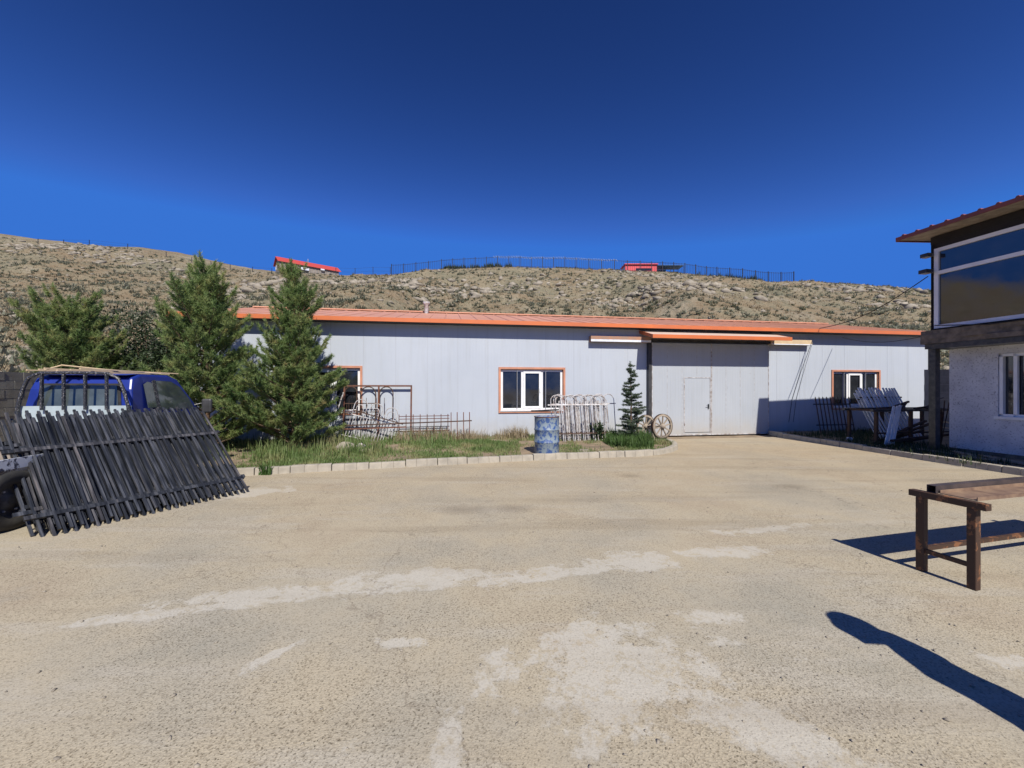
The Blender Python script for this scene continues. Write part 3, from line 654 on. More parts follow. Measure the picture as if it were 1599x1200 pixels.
# loose pebbles on the yard
r = np.random.default_rng(21); n = 1500
Y = 1.3*(11/1.3)**r.random(n); X = Y*(r.random(n)*2.8-1.4)
k = Y < 6.9+.22*(X+5); X, Y = X[k], Y[k]; s = .003+.011*r.random(len(X))**4
V, F = rockmesh(np.stack([X, Y, s*.3], 1), s, 22)
tag(raw('pebbles', V, F, 'rock'), 'loose pebbles scattered on the yard', 'pebbles', kind='stuff')
def stone(name, label, loc, s, mat='rock', seed=1, cat='stone'):
    bm = bmesh.new(); bmesh.ops.create_icosphere(bm, subdivisions=2, radius=1); rr = random.Random(seed)
    for v in bm.verts:
        k = 1+.28*mnoise.noise(v.co*1.3+Vector((seed,0,0))); v.co = Vector((v.co.x*s[0]*k, v.co.y*s[1]*k, v.co.z*s[2]*k))
    me = bpy.data.meshes.new(name); bm.to_mesh(me); bm.free(); o = link(name, me, mat); o.location = loc; return tag(o, label, cat)
stone('stone', 'pale boulder lying in the grass left of the rusty frame', (-4.15,9.9,.17), (.24,.16,.15), seed=2)
stone('stone', 'flat grey stone sunk in grass near the kerb, beside pink litter', (-3.55,9.6,.1), (.22,.16,.07), seed=3)
stone('litter_bag', 'crumpled pink plastic litter in the bed grass', (-3.75,9.85,.2), (.1,.07,.07), 'plastic', 4, 'litter')
stone('stone', 'half buried stone near kerb right of the barrel', (1.75,9.7,.09), (.18,.13,.06), seed=5)
stone('litter', 'small white litter in the shaded bed by the dark pickets', (9.95,11.7,.13), (.1,.07,.06), 'white_paint', 6, 'litter')
# kerb weed
V, F = blades(140, [(-4.75,7.45),(-4.55,7.45),(-4.55,7.52),(-4.75,7.52)], .1, .36, .012, 31, .0, lambda X, Y, nz: nz+2)
tag(raw('kerb_weed', V, F, 'weed'), 'single green weed growing against the kerb', 'weed')

# ---------------------------------------------------------------- trees
def needles(P, D, n, L, wd, seed, cone=1.0):
    r = np.random.default_rng(seed); N = len(P)*n
    p = np.repeat(P, n, 0); d = np.repeat(D, n, 0)
    q = d + r.normal(size=(N,3))*cone*.62; q /= np.linalg.norm(q, axis=1)[:,None]
    side = np.cross(q, r.normal(size=(N,3))); side /= np.linalg.norm(side, axis=1)[:,None]+1e-9
    p = p + r.normal(size=(N,3))*.012
    ln = L*(.7+.5*r.random((N,1)))
    V = np.stack([p-side*wd, p+side*wd, p+q*ln], 1).reshape(-1,3)
    return V, np.arange(N*3).reshape(-1,3)
def pine(label, loc, h, Rad, seed, nm='pine_tree', lowest=.03, slim=1.0, ex=.75):
    r = random.Random(seed); t = thing(nm, label, 'tree', loc, 0, 'young pines by the workshop')
    bend = [(r.uniform(-.05,.05), r.uniform(-.05,.05)) for _ in range(8)]
    tp = [Vector((bend[i][0]*i*.3, bend[i][1]*i*.3, h*i/7*.985)) for i in range(8)]
    def trunk(z):
        q = min(6.999, max(0, z/h*7)); i = int(q); return tp[i].lerp(tp[i+1], q-i)
    MB().tube(tp, [.075*h/4.5*(1-i/7.6)+.008 for i in range(8)], 8).build('trunk', 'bark', t, True)
    P, D, tw = [], [], MB()
    z = h*lowest; up0 = Vector((0,0,1))
    lumps = [(r.random()*6.28, r.random(), r.uniform(-.35,.3)) for _ in range(9)]
    while z < h*.985:
        f = z/h
        L = Rad*slim*((1-f)**ex)*(.78+.27*min(1, f*4))+.16
        nb = r.randint(6,7) if f < .85 else 5; a0 = r.random()*6.28
        for k in range(nb):
            a = a0+6.283*k/nb+r.uniform(-.3,.3); l = L*r.uniform(.6,1.12); el = R(14+36*f+r.uniform(-14,14))
            for la, lf, lv in lumps:
                dd_ = abs((a-la+3.14) % 6.28-3.14)
                if dd_ < .7 and abs(f-lf) < .14: l *= 1+lv
            base = trunk(z+r.uniform(-.07,.07)); dr = Vector((cos(a)*cos(el), sin(a)*cos(el), sin(el)))
            pts = [base+dr*l*q+Vector((0,0,.24*l*q*q)) for q in (0,.25,.5,.75,1)]
            tw.tube(pts, [.018*l+.004,.014*l+.004,.010*l+.004,.007,.004], 4)
            m = max(2, int(l/.15))
            for j in range(m+1):
                q = .24+.76*j/m; i = min(3, int(q*4)); c = pts[i].lerp(pts[i+1], q*4-i)
                for sgn in (-1, 1):
                    if j < m and r.random() < .8:
                        sd = Vector((-sin(a)*sgn, cos(a)*sgn, 0)); ll = (.12+.34*l*(1-q)**.6)*r.uniform(.5,1.15)
                        dd = (dr*.75+sd*.7+Vector((0,0,.45+r.uniform(-.2,.4)))).normalized()
                        e = c+dd*ll; tw.tube([c, e], [.006,.003], 3)
                        nn = max(2, int(ll/.05))
                        for x in range(nn+1):
                            w_ = .35+.65*x/nn; P.append(c.lerp(e, w_)); D.append((dd+up0*.3*w_).normalized())
                if q > .55: P.append(c); D.append((dr+up0*.5).normalized())
            for x in range(4): P.append(pts[-1]+(dr*.5+up0*.6)*.045*x); D.append((dr*.5+up0*.8).normalized())
        z += r.uniform(.15,.22)*h/4.5
    for q in range(8): P.append(trunk(h*(.93+.07*q/7))); D.append(up0)
    tw.build('branches', 'bark', t)
    V, F = needles(np.array([p[:] for p in P]), np.array([d[:] for d in D]), 17, .10, .0068, seed, 1.05)
    cr = raw('crown', V, F, 'needle', t); return len(F)
NT = 0
NT += pine('tall pine in front of the workshop window, nearest the rusty frames', (-5.62,10.25,.08), 4.55, 1.16, 41)
NT += pine('tallest pine beside the blue truck cab, hiding the workshop corner', (-7.5,9.75,.08), 4.6, 1.32, 42)
NT += pine('broad low pine behind the blue truck near the block wall', (-12.3,11.2,.08), 3.75, 1.5, 43, ex=.45)
def spruce(label, loc, h):
    r = random.Random(9); t = thing('spruce_tree', label, 'tree', loc)
    MB().tube([(0,0,0),(.03,0,h*.5),(0,.02,h)], [.035,.02,.004], 7).build('trunk', 'bark', t)
    P, D, tw = [], [], MB(); z = .15
    while z < h*.95:
        f = z/h; L = .38*(1-f)**.75+.05
        for k in range(r.randint(5,7)):
            a = r.random()*6.28; l = L*r.uniform(.55,1.15)
            if f > .35 and f < .45 and abs(a-.2) < .4: l *= 1.6
            el = R(r.uniform(-5,28)); dr = Vector((cos(a)*cos(el), sin(a)*cos(el), sin(el))); b = Vector((.03*min(1,f*2),0,z)); e = b+dr*l
            tw.tube([b, e], [.008,.003], 4); m = int(l/.03)+2
            for j in range(m):
                q = .15+.85*j/(m-1); P.append(b.lerp(e, q)); D.append(dr)
                if j % 3 == 1:
                    sd = Vector((-sin(a), cos(a), .2))*r.choice((-1,1)); ee = b.lerp(e, q)+(dr*.7+sd*.7)*l*.35*(1.1-q)
                    for x in (.3,.6,1): P.append(b.lerp(e, q).lerp(ee, x)); D.append((dr+sd).normalized())
        z += r.uniform(.08,.13)
    for q in range(10): P.append(Vector((0,.02,h*(.85+.15*q/9)))); D.append(Vector((0,0,1)))
    tw.build('branches', 'bark', t)
    V, F = needles(np.array([p[:] for p in P]), np.array([d[:] for d in D]), 15, .048, .0048, 5, 1.2); raw('crown', V, F, 'needle_dark', t)
spruce('slender young spruce in green grass left of the gate', (3.38,11.35,.08), 2.3)
def leafy(label, loc, h, Rad, seed, n=9000):
    r = random.Random(seed); rg = np.random.default_rng(seed); t = thing('leafy_shrub', label, 'shrub', loc)
    mb = MB(); tips = []
    for k in range(9):
        a = k*.7+r.random()*.4; l = r.uniform(.5,1)*Rad*.7; top = Vector((cos(a)*l, sin(a)*l, h*r.uniform(.6,.97)))
        mb.tube([Vector((cos(a)*.08, sin(a)*.08, 0)), top*.5+Vector((0,0,.1)), top], [.03,.02,.006], 5)
        for j in range(16):
            q = r.uniform(.3,1); tips.append(top*q+Vector((r.gauss(0,.25), r.gauss(0,.25), r.gauss(0,.2)))*Rad*.55)
    mb.build('stems', 'bark', t)
    T = np.array([p[:] for p in tips]); c = T[rg.integers(0, len(T), n)]+rg.normal(size=(n,3))*.16*Rad
    d = rg.normal(size=(n,3)); d /= np.linalg.norm(d, axis=1)[:,None]; s = np.cross(d, rg.normal(size=(n,3))); s /= np.linalg.norm(s, axis=1)[:,None]
    L = .045; V = np.stack([c-d*L, c+s*L*.5, c+d*L, c-s*L*.5], 1).reshape(-1,3)
    raw('crown', V, np.arange(n*4).reshape(-1,4), 'leaf_dark', t)
leafy('dark leafy shrub between the two pines behind the truck', (-11.3,12.6,.08), 4.1, 1.35, 61, 15000)
leafy('low dark bush beside the arched rods and the spruce', (2.55,11.9,.08), .5, .3, 62, 900)

# ---------------------------------------------------------------- block walls
def blockwall(label, loc, rz, length, hgt, bl, bh, th=.2):
    t = thing('block_wall', label, 'wall', loc, rz); me = MB().box(.006,bl-.006,0,th,.006,bh-.006).mesh('block'); me.materials.append(M['block'])
    MB().box(0,length,.012,th-.012,0,hgt-.01).build('mortar', 'mortar', t)
    k = 0
    for j in range(int(round(hgt/bh))):
        x = -(j % 2)*bl/2
        while x < length-.05:
            if x >= -.001 and x+bl <= length+.01: o = link('block', me, None, t)
            else:
                a = max(0, x); b = min(length, x+bl); o = MB().box(a-x+.006,b-x-.006,0,th,.006,bh-.006).build('block', 'block', t)
            o.location = (x, (hash((j, round(x*10))) % 7-3)*.002, j*bh); x += bl
    return t
blockwall('grey block wall with pale end behind the truck at the left edge', (-11.15,8.55,0), R(99), 6.4, 2.0, .4, .2)
blockwall('shaded grey block wall in the gap between workshop and plaster house', (13.72,13.0,0), TH, 2.6, 2.25, .5, .25)
o = MB().box(-.05,.05,-.05,.05,0,1.95).box(-.09,.09,-.09,.09,0,.03).build('steel_post', 'black_steel'); o.location = (-10.9,8.3,0); tag(o, 'dark steel gate post in front of the block wall end', 'post')

# ---------------------------------------------------------------- truck
# local: x right, y forward, origin on the ground under the right rear corner of the cab
tr = thing('flatbed_truck', 'blue flatbed truck seen from behind with chipped rack bars above a pale plank', 'truck', (-6.10,6.42,0), TH)
W_ = 1.54
side = [(0,.62),(0,1.28),(.03,1.62),(.10,1.80),(.28,1.865),(.95,1.865),(1.18,1.80),(1.62,1.27),(1.72,1.15),(1.74,.55),(1.60,.42),(.9,.42),(.85,.62)]
def cabx(z): return 0 if z < 1.25 else (z-1.25)/.6*.11
mb = MB(); n = len(side)
L_ = [(-W_+cabx(z), y, z) for y, z in side]; R_ = [(-cabx(z), y, z) for y, z in side]
mb.v = L_+R_; mb.f = [tuple(range(n)), tuple(range(2*n-1, n-1, -1))]+[(i, (i+1) % n, n+(i+1) % n, n+i) for i in range(n)]
mb.build('cab', 'blue', tr, bevel=.03)
MB().prism([(.02,1.845),(.26,1.875),(.97,1.875),(1.17,1.81),(.97,1.86),(.26,1.862)], 'x', -W_+.14, -.14).build('cab_roof_skin', 'cabroof', tr)
# rear window with gasket
def quadslab(pts, th, nrm):
    nrm = Vector(nrm).normalized()*th; P = [Vector(p) for p in pts]
    return MB().quadbox([*P, *[p+nrm for p in P]])
quadslab([(-W_+.22,-.004,1.27),(-.22,-.004,1.27),(-.26,.022,1.68),(-W_+.26,.022,1.68)], .012, (0,-1,.08)).build('rear_window', 'glass_car', tr)
quadslab([(-W_+.18,0,1.24),(-.18,0,1.24),(-.22,.024,1.71),(-W_+.22,.024,1.71)], .006, (0,-1,.08)).build('window_gasket', 'tyre', tr)
# side windows (right side): quarter light and door glass
def sidepane(poly, off=.004, th=.008):
    P = [Vector((-cabx(z)+off, y, z)) for y, z in poly]; nrm = Vector((.98,0,.18)); mb = MB(); n = len(P)
    mb.v = [tuple(p) for p in P]+[tuple(p+nrm*th) for p in P]; mb.f = [tuple(range(n)), tuple(range(2*n-1,n-1,-1))]+[(i,(i+1)%n,n+(i+1)%n,n+i) for i in range(n)]
    return mb
sidepane([(.30,1.30),(.50,1.30),(.50,1.72),(.40,1.745),(.30,1.70)]).build('quarter_window', 'glass_car', tr)
sidepane([(.58,1.26),(1.50,1.24),(1.40,1.42),(1.18,1.66),(.98,1.755),(.58,1.765)]).build('door_window', 'glass_car', tr)
sidepane([(.505,1.25),(.575,1.25),(.575,1.78),(.505,1.76)], .002, .016).build('door_pillar', 'rack', tr)
sidepane([(.52,.66),(1.5,.66),(1.52,1.22),(.52,1.22)], .001, .014).build('door', 'blue', tr)
MB().box(.012,.045,.6,.74,1.08,1.12).build('door_handle', 'rust', tr)
MB().tube([(0,1.52,1.30),(.14,1.58,1.34)], .012).build('mirror_arm', 'black_steel', tr)
MB().box(.12,.30,1.52,1.60,1.14,1.42).build('mirror', 'chrome', tr, bevel=.03)
quadslab([(-W_+.2,1.60,1.30),(-.2,1.60,1.30),(-.26,1.21,1.775),(-W_+.26,1.21,1.775)], .012, (0,.77,.63)).build('windscreen', 'glass_car', tr)
for x in (-W_+.18, -.18-.22): MB().box(x,x+.22,1.735,1.75,.7,.86).build('headlight', 'white_frame', tr)
# chassis, bed
MB().box(-1.15,-1.03,-3.0,1.3,.45,.6).box(-.6,-.48,-3.0,1.3,.45,.6).build('chassis', 'black_steel', tr)
BX0, BX1 = -W_-.06, .04
MB().box(BX0,BX1,-3.1,-.08,.62,.70).build('bed_floor', 'wood', tr)
MB().box(BX1-.035,BX1,-3.1,-.1,.60,.82).build('side_rail', 'sideboard', tr)
MB().box(BX0,BX0+.035,-3.1,-.1,.60,.82).build('side_rail', 'sideboard', tr)
MB().box(BX0+.04,BX1-.04,-3.1,-3.06,.60,.82).build('tail_rail', 'sideboard', tr)
MB().box(BX1-.09,BX1-.02,-3.1,-.1,.52,.575).build('under_rail', 'galv', tr)
# headboard rack
KX0, KX1 = -1.44, .07
MB().box(KX0+.02,KX1-.02,-.16,-.13,.71,1.36).build('headboard_plank', 'grey_plank', tr)
yk = -.2
hoop = [(KX0+.0,yk,.71),(KX0+.02,yk,1.34),(KX0+.09,yk,1.62),(KX0+.16,yk,1.79),(KX0+.30,yk,1.865),(-.7,yk,1.875),(KX1-.30,yk,1.865),(KX1-.16,yk,1.79),(KX1-.09,yk,1.62),(KX1-.02,yk,1.34),(KX1,yk,.71)]
MB().tube(hoop, .024, 8).build('rack_hoop', 'rack', tr, True)
for q in (.22,.41,.60,.79):
    x = KX0+(KX1-KX0)*q; MB().box(x-.015,x+.015,yk-.018,yk+.018,1.30,1.865).build('rack_bar', 'rack', tr)
def wheel(x, y, r=.34, wd=.2):
    t = MB().lathe([(r*.60,-wd/2),(r*.9,-wd/2),(r,-wd*.36),(r,wd*.36),(r*.9,wd/2),(r*.60,wd/2),(r*.58,0),(r*.60,-wd/2)], 28, 'x', (x,y,r)).build('wheel', 'tyre', tr, True)
    MB().lathe([(.001,wd*.22),(r*.2,wd*.28),(r*.3,wd*.1),(r*.5,wd*.12),(r*.58,wd*.42),(r*.60,wd*.42)], 24, 'x', (x,y,r)).build('rim', 'rim', t, True)
    for k in range(6):
        a = k*1.047; MB().lathe([(.012,wd*.12),(.012,wd*.2),(.001,wd*.2)], 6, 'x', (x, y+cos(a)*r*.38, r+sin(a)*r*.38)).build('wheel_nut', 'galv', t)
for x, y in ((-.02,-1.86),(-W_+.02,-1.86),(-.12,1.05),(-W_+.12,1.05)): wheel(x, y)
MB().tube([(-W_,-1.86,.34),(0,-1.86,.34)], .06, 8).build('rear_axle', 'black_steel', tr)
MB().prism([(-2.35,.45),(-2.3,.62),(-1.4,.62),(-1.35,.45),(-1.37,.45),(-1.43,.60),(-2.27,.60),(-2.33,.45)], 'x', -.14, .06).build('mudguard', 'black_steel', tr)
# load on the cab roof
m3 = Matrix.Translation((-6.10,6.42,0)) @ Matrix.Rotation(TH, 4, 'Z')
rr = random.Random(12)
for k in range(6):
    x0 = -1.25+.14*k; a = m3 @ Vector((x0-.15, -.15+.12*rr.random(), 1.915+.014*(k % 3))); b = m3 @ Vector((x0+.42, 1.05+.3*rr.random(), 1.90+.012*(k % 2)))
    o = MB().bar(a, b, .035, .018).build('wooden_lath', 'wood_pale'); tag(o, f'pale straight lath on the truck cab roof, {NTH[k]} from the left', 'lath', 'laths on the cab roof')
p = [m3 @ Vector(q) for q in [(-1.2,-.05,1.92),(-1.05,.05,2.0),(-.7,.3,1.95),(-.2,.9,1.90)]]
tag(MB().tube(p, .012, 6).build('bent_lath', 'wood_pale'), 'bent yellowish lath arching above the truck cab roof', 'lath')

# ---------------------------------------------------------------- black fence panels leaning on the truck
d = Vector((.451,.892,0)); out = Vector((.892,-.451,0))
lean = (-out*1.36+Vector((0,0,1.22))).normalized()
nrm = d.cross(lean).normalized()
if nrm.z < 0: nrm = -nrm
base = Vector((-5.06,4.33,0))
LP, HP = 2.12, 1.80
pk = MB().box(-.0135,.0135,-.0135,.0135,0,HP).mesh('picket'); pk.materials.append(M['fence_black'])
rail = MB().box(-.03,LP+.03,-.0145,.0145,-.026,.026).mesh('rail'); rail.materials.append(M['fence_black'])
def blackpanel(k, label, shift, up, rot):
    t = bpy.data.objects.new('black_fence', None); col.objects.link(t)
    p = base - out*.042*k + d*shift + lean*up
    rm = Matrix((d, -nrm, lean)).transposed().to_4x4()       # local x along, y into the stack, z up the pickets
    t.matrix_world = Matrix.Translation(p) @ rm @ Matrix.Rotation(rot, 4, 'Y')
    tag(t, label, 'fence panel', 'black fence panels leaning on the truck')
    n = 24; rr = random.Random(k+50)
    for z in (.29, 1.30):
        o = link('rail', rail, None, t); o.location = (0,.0,z)
    for i in range(n):
        o = link('picket', pk, None, t); o.location = (.06+(LP-.12)*i/(n-1)+rr.uniform(-.005,.005), .029 if k % 2 == 0 else -.029, rr.uniform(-.02,.02)); o.rotation_euler = (0, rr.uniform(-.005,.005), 0)
ordn = ['outermost','second','third','fourth','fifth','sixth','seventh','innermost']
for k, (sh, up, rot) in enumerate([(0,.02,0),(.045,.05,.006),(-.075,.0,-.006),(.022,.09,.008),(-.125,.05,-.012),(-.03,.12,.010),(-.06,.06,-.006),(.065,.14,.012)]):
    blackpanel(k, f'black steel picket fence panel leaning on the truck, {ordn[k]} of the stack', sh, up, rot)
for k in range(3):     # loose panels' rails lying on the bed edge
    q = m3 @ Vector((.0-.12*k,-1.0-.1*k,.90+.03*k)); a = q-d*1.4; o = MB().bar(a, q+d*.6, .045, .03).build('steel_bar', 'black_steel')
    tag(o, f'black steel bar on the truck bed behind the fence panels, {NTH[k]} from the outer edge', 'bar', 'bars on the truck bed')

# ---------------------------------------------------------------- rusty panels by the left window
def hoop_pts(x0, x1, z0, ztop, n=9):
    rad = (x1-x0)/2; c = (x0+x1)/2
    return [(x0,0,z0)]+[(c-rad*cos(math.pi*i/n), 0, ztop-rad+rad*sin(math.pi*i/n)) for i in range(n+1)]+[(x1,0,z0)]
def place(t, loc, rz, tilt=0, roll=0): t.location = loc; t.rotation_euler = (tilt, roll, rz)
t = thing('gate_frame', 'rusty rectangular gate frame with two arches leaning on the workshop wall', 'gate frame')
place(t, (-4.98,11.65,.05), TH, R(-6))
Wd, Ht = 1.98, 1.68
MB().box(0,Wd,-.02,.02,Ht-.045,Ht).build('top_bar', 'rust', t)
for x in (0,.98,Wd-.045): MB().box(x,x+.045,-.021,.021,0,Ht-.045).build('upright', 'rust', t)
for x0, x1 in ((.03,.38),(.48,.92),(1.03,1.42)): MB().tube(hoop_pts(x0, x1, .62, Ht-.05), .017, 6).build('arch', 'rust_dark', t)
for z in (.62,.86,1.12): MB().box(.04,.985,-.012,.012,z,z+.025).build('cross_bar', 'rust_dark', t)
for x in np.arange(.1,.95,.14): MB().tube([(x,0,0),(x,0,1.1)], .008, 5).build('rod', 'rust_dark', t)
for x in (.16,.65,1.17): MB().tube([(x,0,.6),(x,0,1.3)], .008, 5).build('rod', 'rust_dark', t)
t = thing('arched_panel', 'grey arched rod fence panel slanting in front of the rusty gate frame', 'fence panel')
place(t, (-4.95,11.35,.05), TH, R(-12), R(14))
for i in range(3):
    x = .1+i*.45; MB().tube(hoop_pts(x, x+.36, .0, 1.38-.02*i), .013, 6).build('arch', 'galv', t); MB().tube(hoop_pts(x+.08, x+.28, .0, 1.22), .011, 6).build('arch', 'galv', t)
    MB().tube([(x+.15,0,0),(x+.15,0,.9)], .008, 5).build('rod', 'galv', t)
for z in (.25,.88): MB().box(0,1.5,-.01,.01,z,z+.022).build('rail', 'galv', t)
t = thing('ladder', 'narrow grey steel ladder leaning beside the pine', 'ladder'); place(t, (-5.45,11.1,.05), TH, R(-8), R(16))
for x in (0,.22): MB().box(x-.015,x+.015,-.012,.012,0,1.6).build('stile', 'galv', t)
for z in np.arange(.2,1.6,.25): MB().tube([(0,0,z),(.22,0,z)], .009, 5).build('rung', 'galv', t)
t = thing('grid_panel', 'low rusty grid panel of crossing rods standing right of the gate frame', 'fence panel'); place(t, (-3.35,11.75,.05), TH, R(-5))
for z in (.05,.16,.30,.42,.55,.66,.74): MB().tube([(-.28 if z in (.3,.16) else 0,0,z),(1.48,0,z+.01)], .011, 5).build('cross_rod', 'rust', t)
for x in np.arange(.0,1.5,.205): MB().tube([(x,-.015,0),(x,-.015,.80)], .012, 5).build('rod', 'rust', t)
t = thing('picket_offcut', 'short rusty picket piece with a long rail beyond the grid panel', 'fence panel'); place(t, (-3.3,11.62,.05), TH, R(-4))
MB().bar((-1.7,0,.50),(2.12,0,.60), .02, .035).build('rail', 'rust_dark', t)
for x in (1.5,1.68,1.87,2.05): MB().box(x-.012,x+.012,-.03,-.011,0,.86).build('picket', 'rust', t)
MB().bar((-1.65,.02,.40),(.2,.02,.44), .02, .04).build('rail', 'rust', t)
MB().bar((-1.3,.03,.95),(.1,.03,.52), .02, .03).build('rail', 'rust_dark', t)

# ---------------------------------------------------------------- barrel
t = thing('steel_barrel', 'dented blue and grey steel barrel standing behind the kerb', 'barrel', (.82,9.38,.085))
prof = [(.001,.02),(.275,.02),(.285,0),(.29,.02),(.288,.27),(.300,.285),(.300,.30),(.288,.315),(.288,.56),(.300,.575),(.300,.59),(.288,.605),(.288,.86),(.294,.872),(.294,.885),(.283,.885),(.280,.865),(.001,.865)]
b_ = MB().lathe(prof, 36).build('drum', 'barrel', t, True)
MB().lathe([(.03,.866),(.03,.88),(.001,.88)], 10, c=(.17,.06,0)).build('bung', 'galv', t)
MB().lathe([(.286,.872),(.297,.872),(.297,.889),(.286,.889),(.286,.872)], 36).build('top_rim', 'rust', t, True)

# ---------------------------------------------------------------- pale arched panels stack
def arched(k, loc, rz, tilt, label, wd=1.55, n=5):
    t = thing('arched_panel', label, 'fence panel', group='pale arched panels on the workshop wall'); place(t, loc, rz, tilt)
    sp = wd/n; rr = random.Random(k)
    for i in range(n):
        x = i*sp; MB().tube(hoop_pts(x+.02, x+sp+.07, .0, 1.38+rr.uniform(-.02,.02)), .013, 6).build('arch', 'galv', t)
        for q in (.52,): MB().tube([(x+sp*q,0,0),(x+sp*q+rr.uniform(-.02,.02),0,1.2)], .011, 5).build('rod', 'galv', t)
    for z in (.22,1.08): MB().box(-.08,wd+.12,-.016,-.004,z,z+.03).build('rail', 'galv' if z > .5 else 'rust_dark', t)
for k, lab in enumerate(['front', 'second', 'third', 'fourth', 'rearmost']):
    arched(k, (1.18+.045*k+(.25 if k == 4 else 0)+(.1 if k == 1 else 0), 11.45+.11*k, .07), TH+R(2), R(-14+1.5*k), f'pale arched rod fence panel behind the barrel, {lab} of its stack')
o = MB().bar((.55,11.3,.98),(1.35,11.6,1.0),.05,.04).build('steel_tube', 'black_steel'); tag(o, 'short dark steel tube stuck out left of the arched panels behind the barrel', 'tube')
# ---------------------------------------------------------------- wagon wheels
t = thing('wagon_wheel_ornament', 'two weathered wooden wagon wheels on a post beside the gate', 'wagon wheel', (4.2,11.75,.085), R(22))
def wagon(x, y, z, r):
    wq = MB().lathe([(r*.84,-.03),(r,-.03),(r,.03),(r*.84,.03),(r*.84,-.03)], 30, 'y', (x,y,z)).build('wheel_rim', 'wood', t, True)
    MB().lathe([(r*1.0,-.033),(r*1.03,-.033),(r*1.03,.033),(r*1.0,.033),(r*1.0,-.033)], 30, 'y', (x,y,z)).build('iron_tyre', 'rust_dark', wq, True)
    MB().lathe([(.001,-.09),(.05,-.09),(.075,-.03),(.075,.05),(.05,.09),(.001,.09)], 14, 'y', (x,y,z)).build('hub', 'wood', t, True)
    for k in range(10):
        a = k*.6283+.2; MB().bar((x+cos(a)*.05,y,z+sin(a)*.05),(x+cos(a)*r*.86,y,z+sin(a)*r*.86),.03,.035,(0,1,0)).build('spoke', 'wood', t)
wagon(.18,-.14,.42,.36); wagon(-.12,.22,.40,.34)
MB().tube([(.18,-.14,.42),(-.12,.22,.40)], .03, 8).build('axle', 'wood', t)
MB().box(-.16,-.07,-.13,-.05,0,.62).build('post', 'wood', t); MB().box(-.3,.35,-.2,-.02,0,.05).build('base_board', 'wood', t)

# ---------------------------------------------------------------- shaded clutter on the right
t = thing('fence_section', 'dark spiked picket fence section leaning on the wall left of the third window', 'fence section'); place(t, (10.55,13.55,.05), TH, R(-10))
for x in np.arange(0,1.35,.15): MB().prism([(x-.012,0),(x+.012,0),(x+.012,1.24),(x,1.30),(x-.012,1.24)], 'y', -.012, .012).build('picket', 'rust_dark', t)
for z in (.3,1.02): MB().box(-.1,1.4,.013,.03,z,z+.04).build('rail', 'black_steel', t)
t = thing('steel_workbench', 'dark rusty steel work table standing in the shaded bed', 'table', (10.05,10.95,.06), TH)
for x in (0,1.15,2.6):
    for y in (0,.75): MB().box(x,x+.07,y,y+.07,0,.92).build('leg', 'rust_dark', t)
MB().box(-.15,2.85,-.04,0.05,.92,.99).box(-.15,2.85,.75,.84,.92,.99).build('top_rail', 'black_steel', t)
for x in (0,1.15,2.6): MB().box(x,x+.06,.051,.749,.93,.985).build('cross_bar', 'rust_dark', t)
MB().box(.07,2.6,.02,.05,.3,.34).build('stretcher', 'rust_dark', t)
# white picket panels
def whitepicket(name, label, loc, rz, tilt, slant, n, L, sp, wd=.03, group=None):
    t = thing(name, label, 'fence section', group=group); place(t, loc, rz, tilt)
    pm = MB(); a = [(-wd,0),(wd,0),(wd,L-wd)]+[(wd*cos(q), L-wd+wd*sin(q)) for q in (.5,1.0,1.57,2.1,2.6)]+[(-wd,L-wd)]
    pm.prism(a, 'y', -.012, .012); me = pm.mesh('picket'); me.materials.append(M['white_paint'])
    rr = random.Random(n)
    for i in range(n): o = link('picket', me, None, t); o.location = (i*sp, 0, rr.uniform(-.02,.02)); o.rotation_euler = (0, slant+rr.uniform(-.03,.03), 0)
    for z in (.3, L*.80):
        x0 = math.sin(slant)*z; MB().box(x0-.08,x0+(n-1)*sp+.08,.013,.035,z*cos(slant),z*cos(slant)+.04).build('rail', 'rust_dark', t)
for k in range(3): whitepicket('fence_section', f'white round topped picket fence section leaning over the work table, {["front","middle","rear"][k]} of three', (11.05+.01*k,11.75+.13*k,.1), TH, R(-12), R(-20), 12, 1.68-.09*k, .122, .024, 'white picket sections on the work table')
whitepicket('fence_section', 'narrow three picket white section propped against the work table', (10.08,10.72,.1), TH, R(-8), R(24), 3, 1.16, .12, .036)
t = thing('rod_bundle', 'bundle of dark rods leaning against the plaster house corner', 'rods'); t.location = (11.05,10.25,.08)
rr = random.Random(4)
for k in range(9): MB().tube([(-.1+.09*k*.6, -.1+.05*k, 0),(.0+.06*k+rr.uniform(-.05,.05), .25, .9+.35*rr.random())], .012, 5).build('rod', 'rust_dark', t)
MB().tube([(.1,.1,.8),(.0,.15,1.05),(.1,.2,1.25),(.3,.2,1.3)], .014, 6).build('bent_rod', 'black_steel', t)
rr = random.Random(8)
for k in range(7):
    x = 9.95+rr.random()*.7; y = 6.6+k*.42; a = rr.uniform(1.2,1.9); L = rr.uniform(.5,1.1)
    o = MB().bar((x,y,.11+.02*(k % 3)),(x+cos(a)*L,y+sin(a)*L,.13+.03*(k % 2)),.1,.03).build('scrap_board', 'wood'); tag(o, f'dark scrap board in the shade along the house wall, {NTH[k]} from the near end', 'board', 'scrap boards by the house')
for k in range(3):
    a = wp(5.9+.4*k,-2.6,.35+.12*k); b = wp(8.3+.3*k,-2.1,.10+.1*k); o = MB().bar(a, b, .09, .03).build('plank', 'wood_pale'); tag(o, f'pale plank slanting in the clutter behind the work table, {NTH[k]} from below', 'plank', 'planks behind the work table')

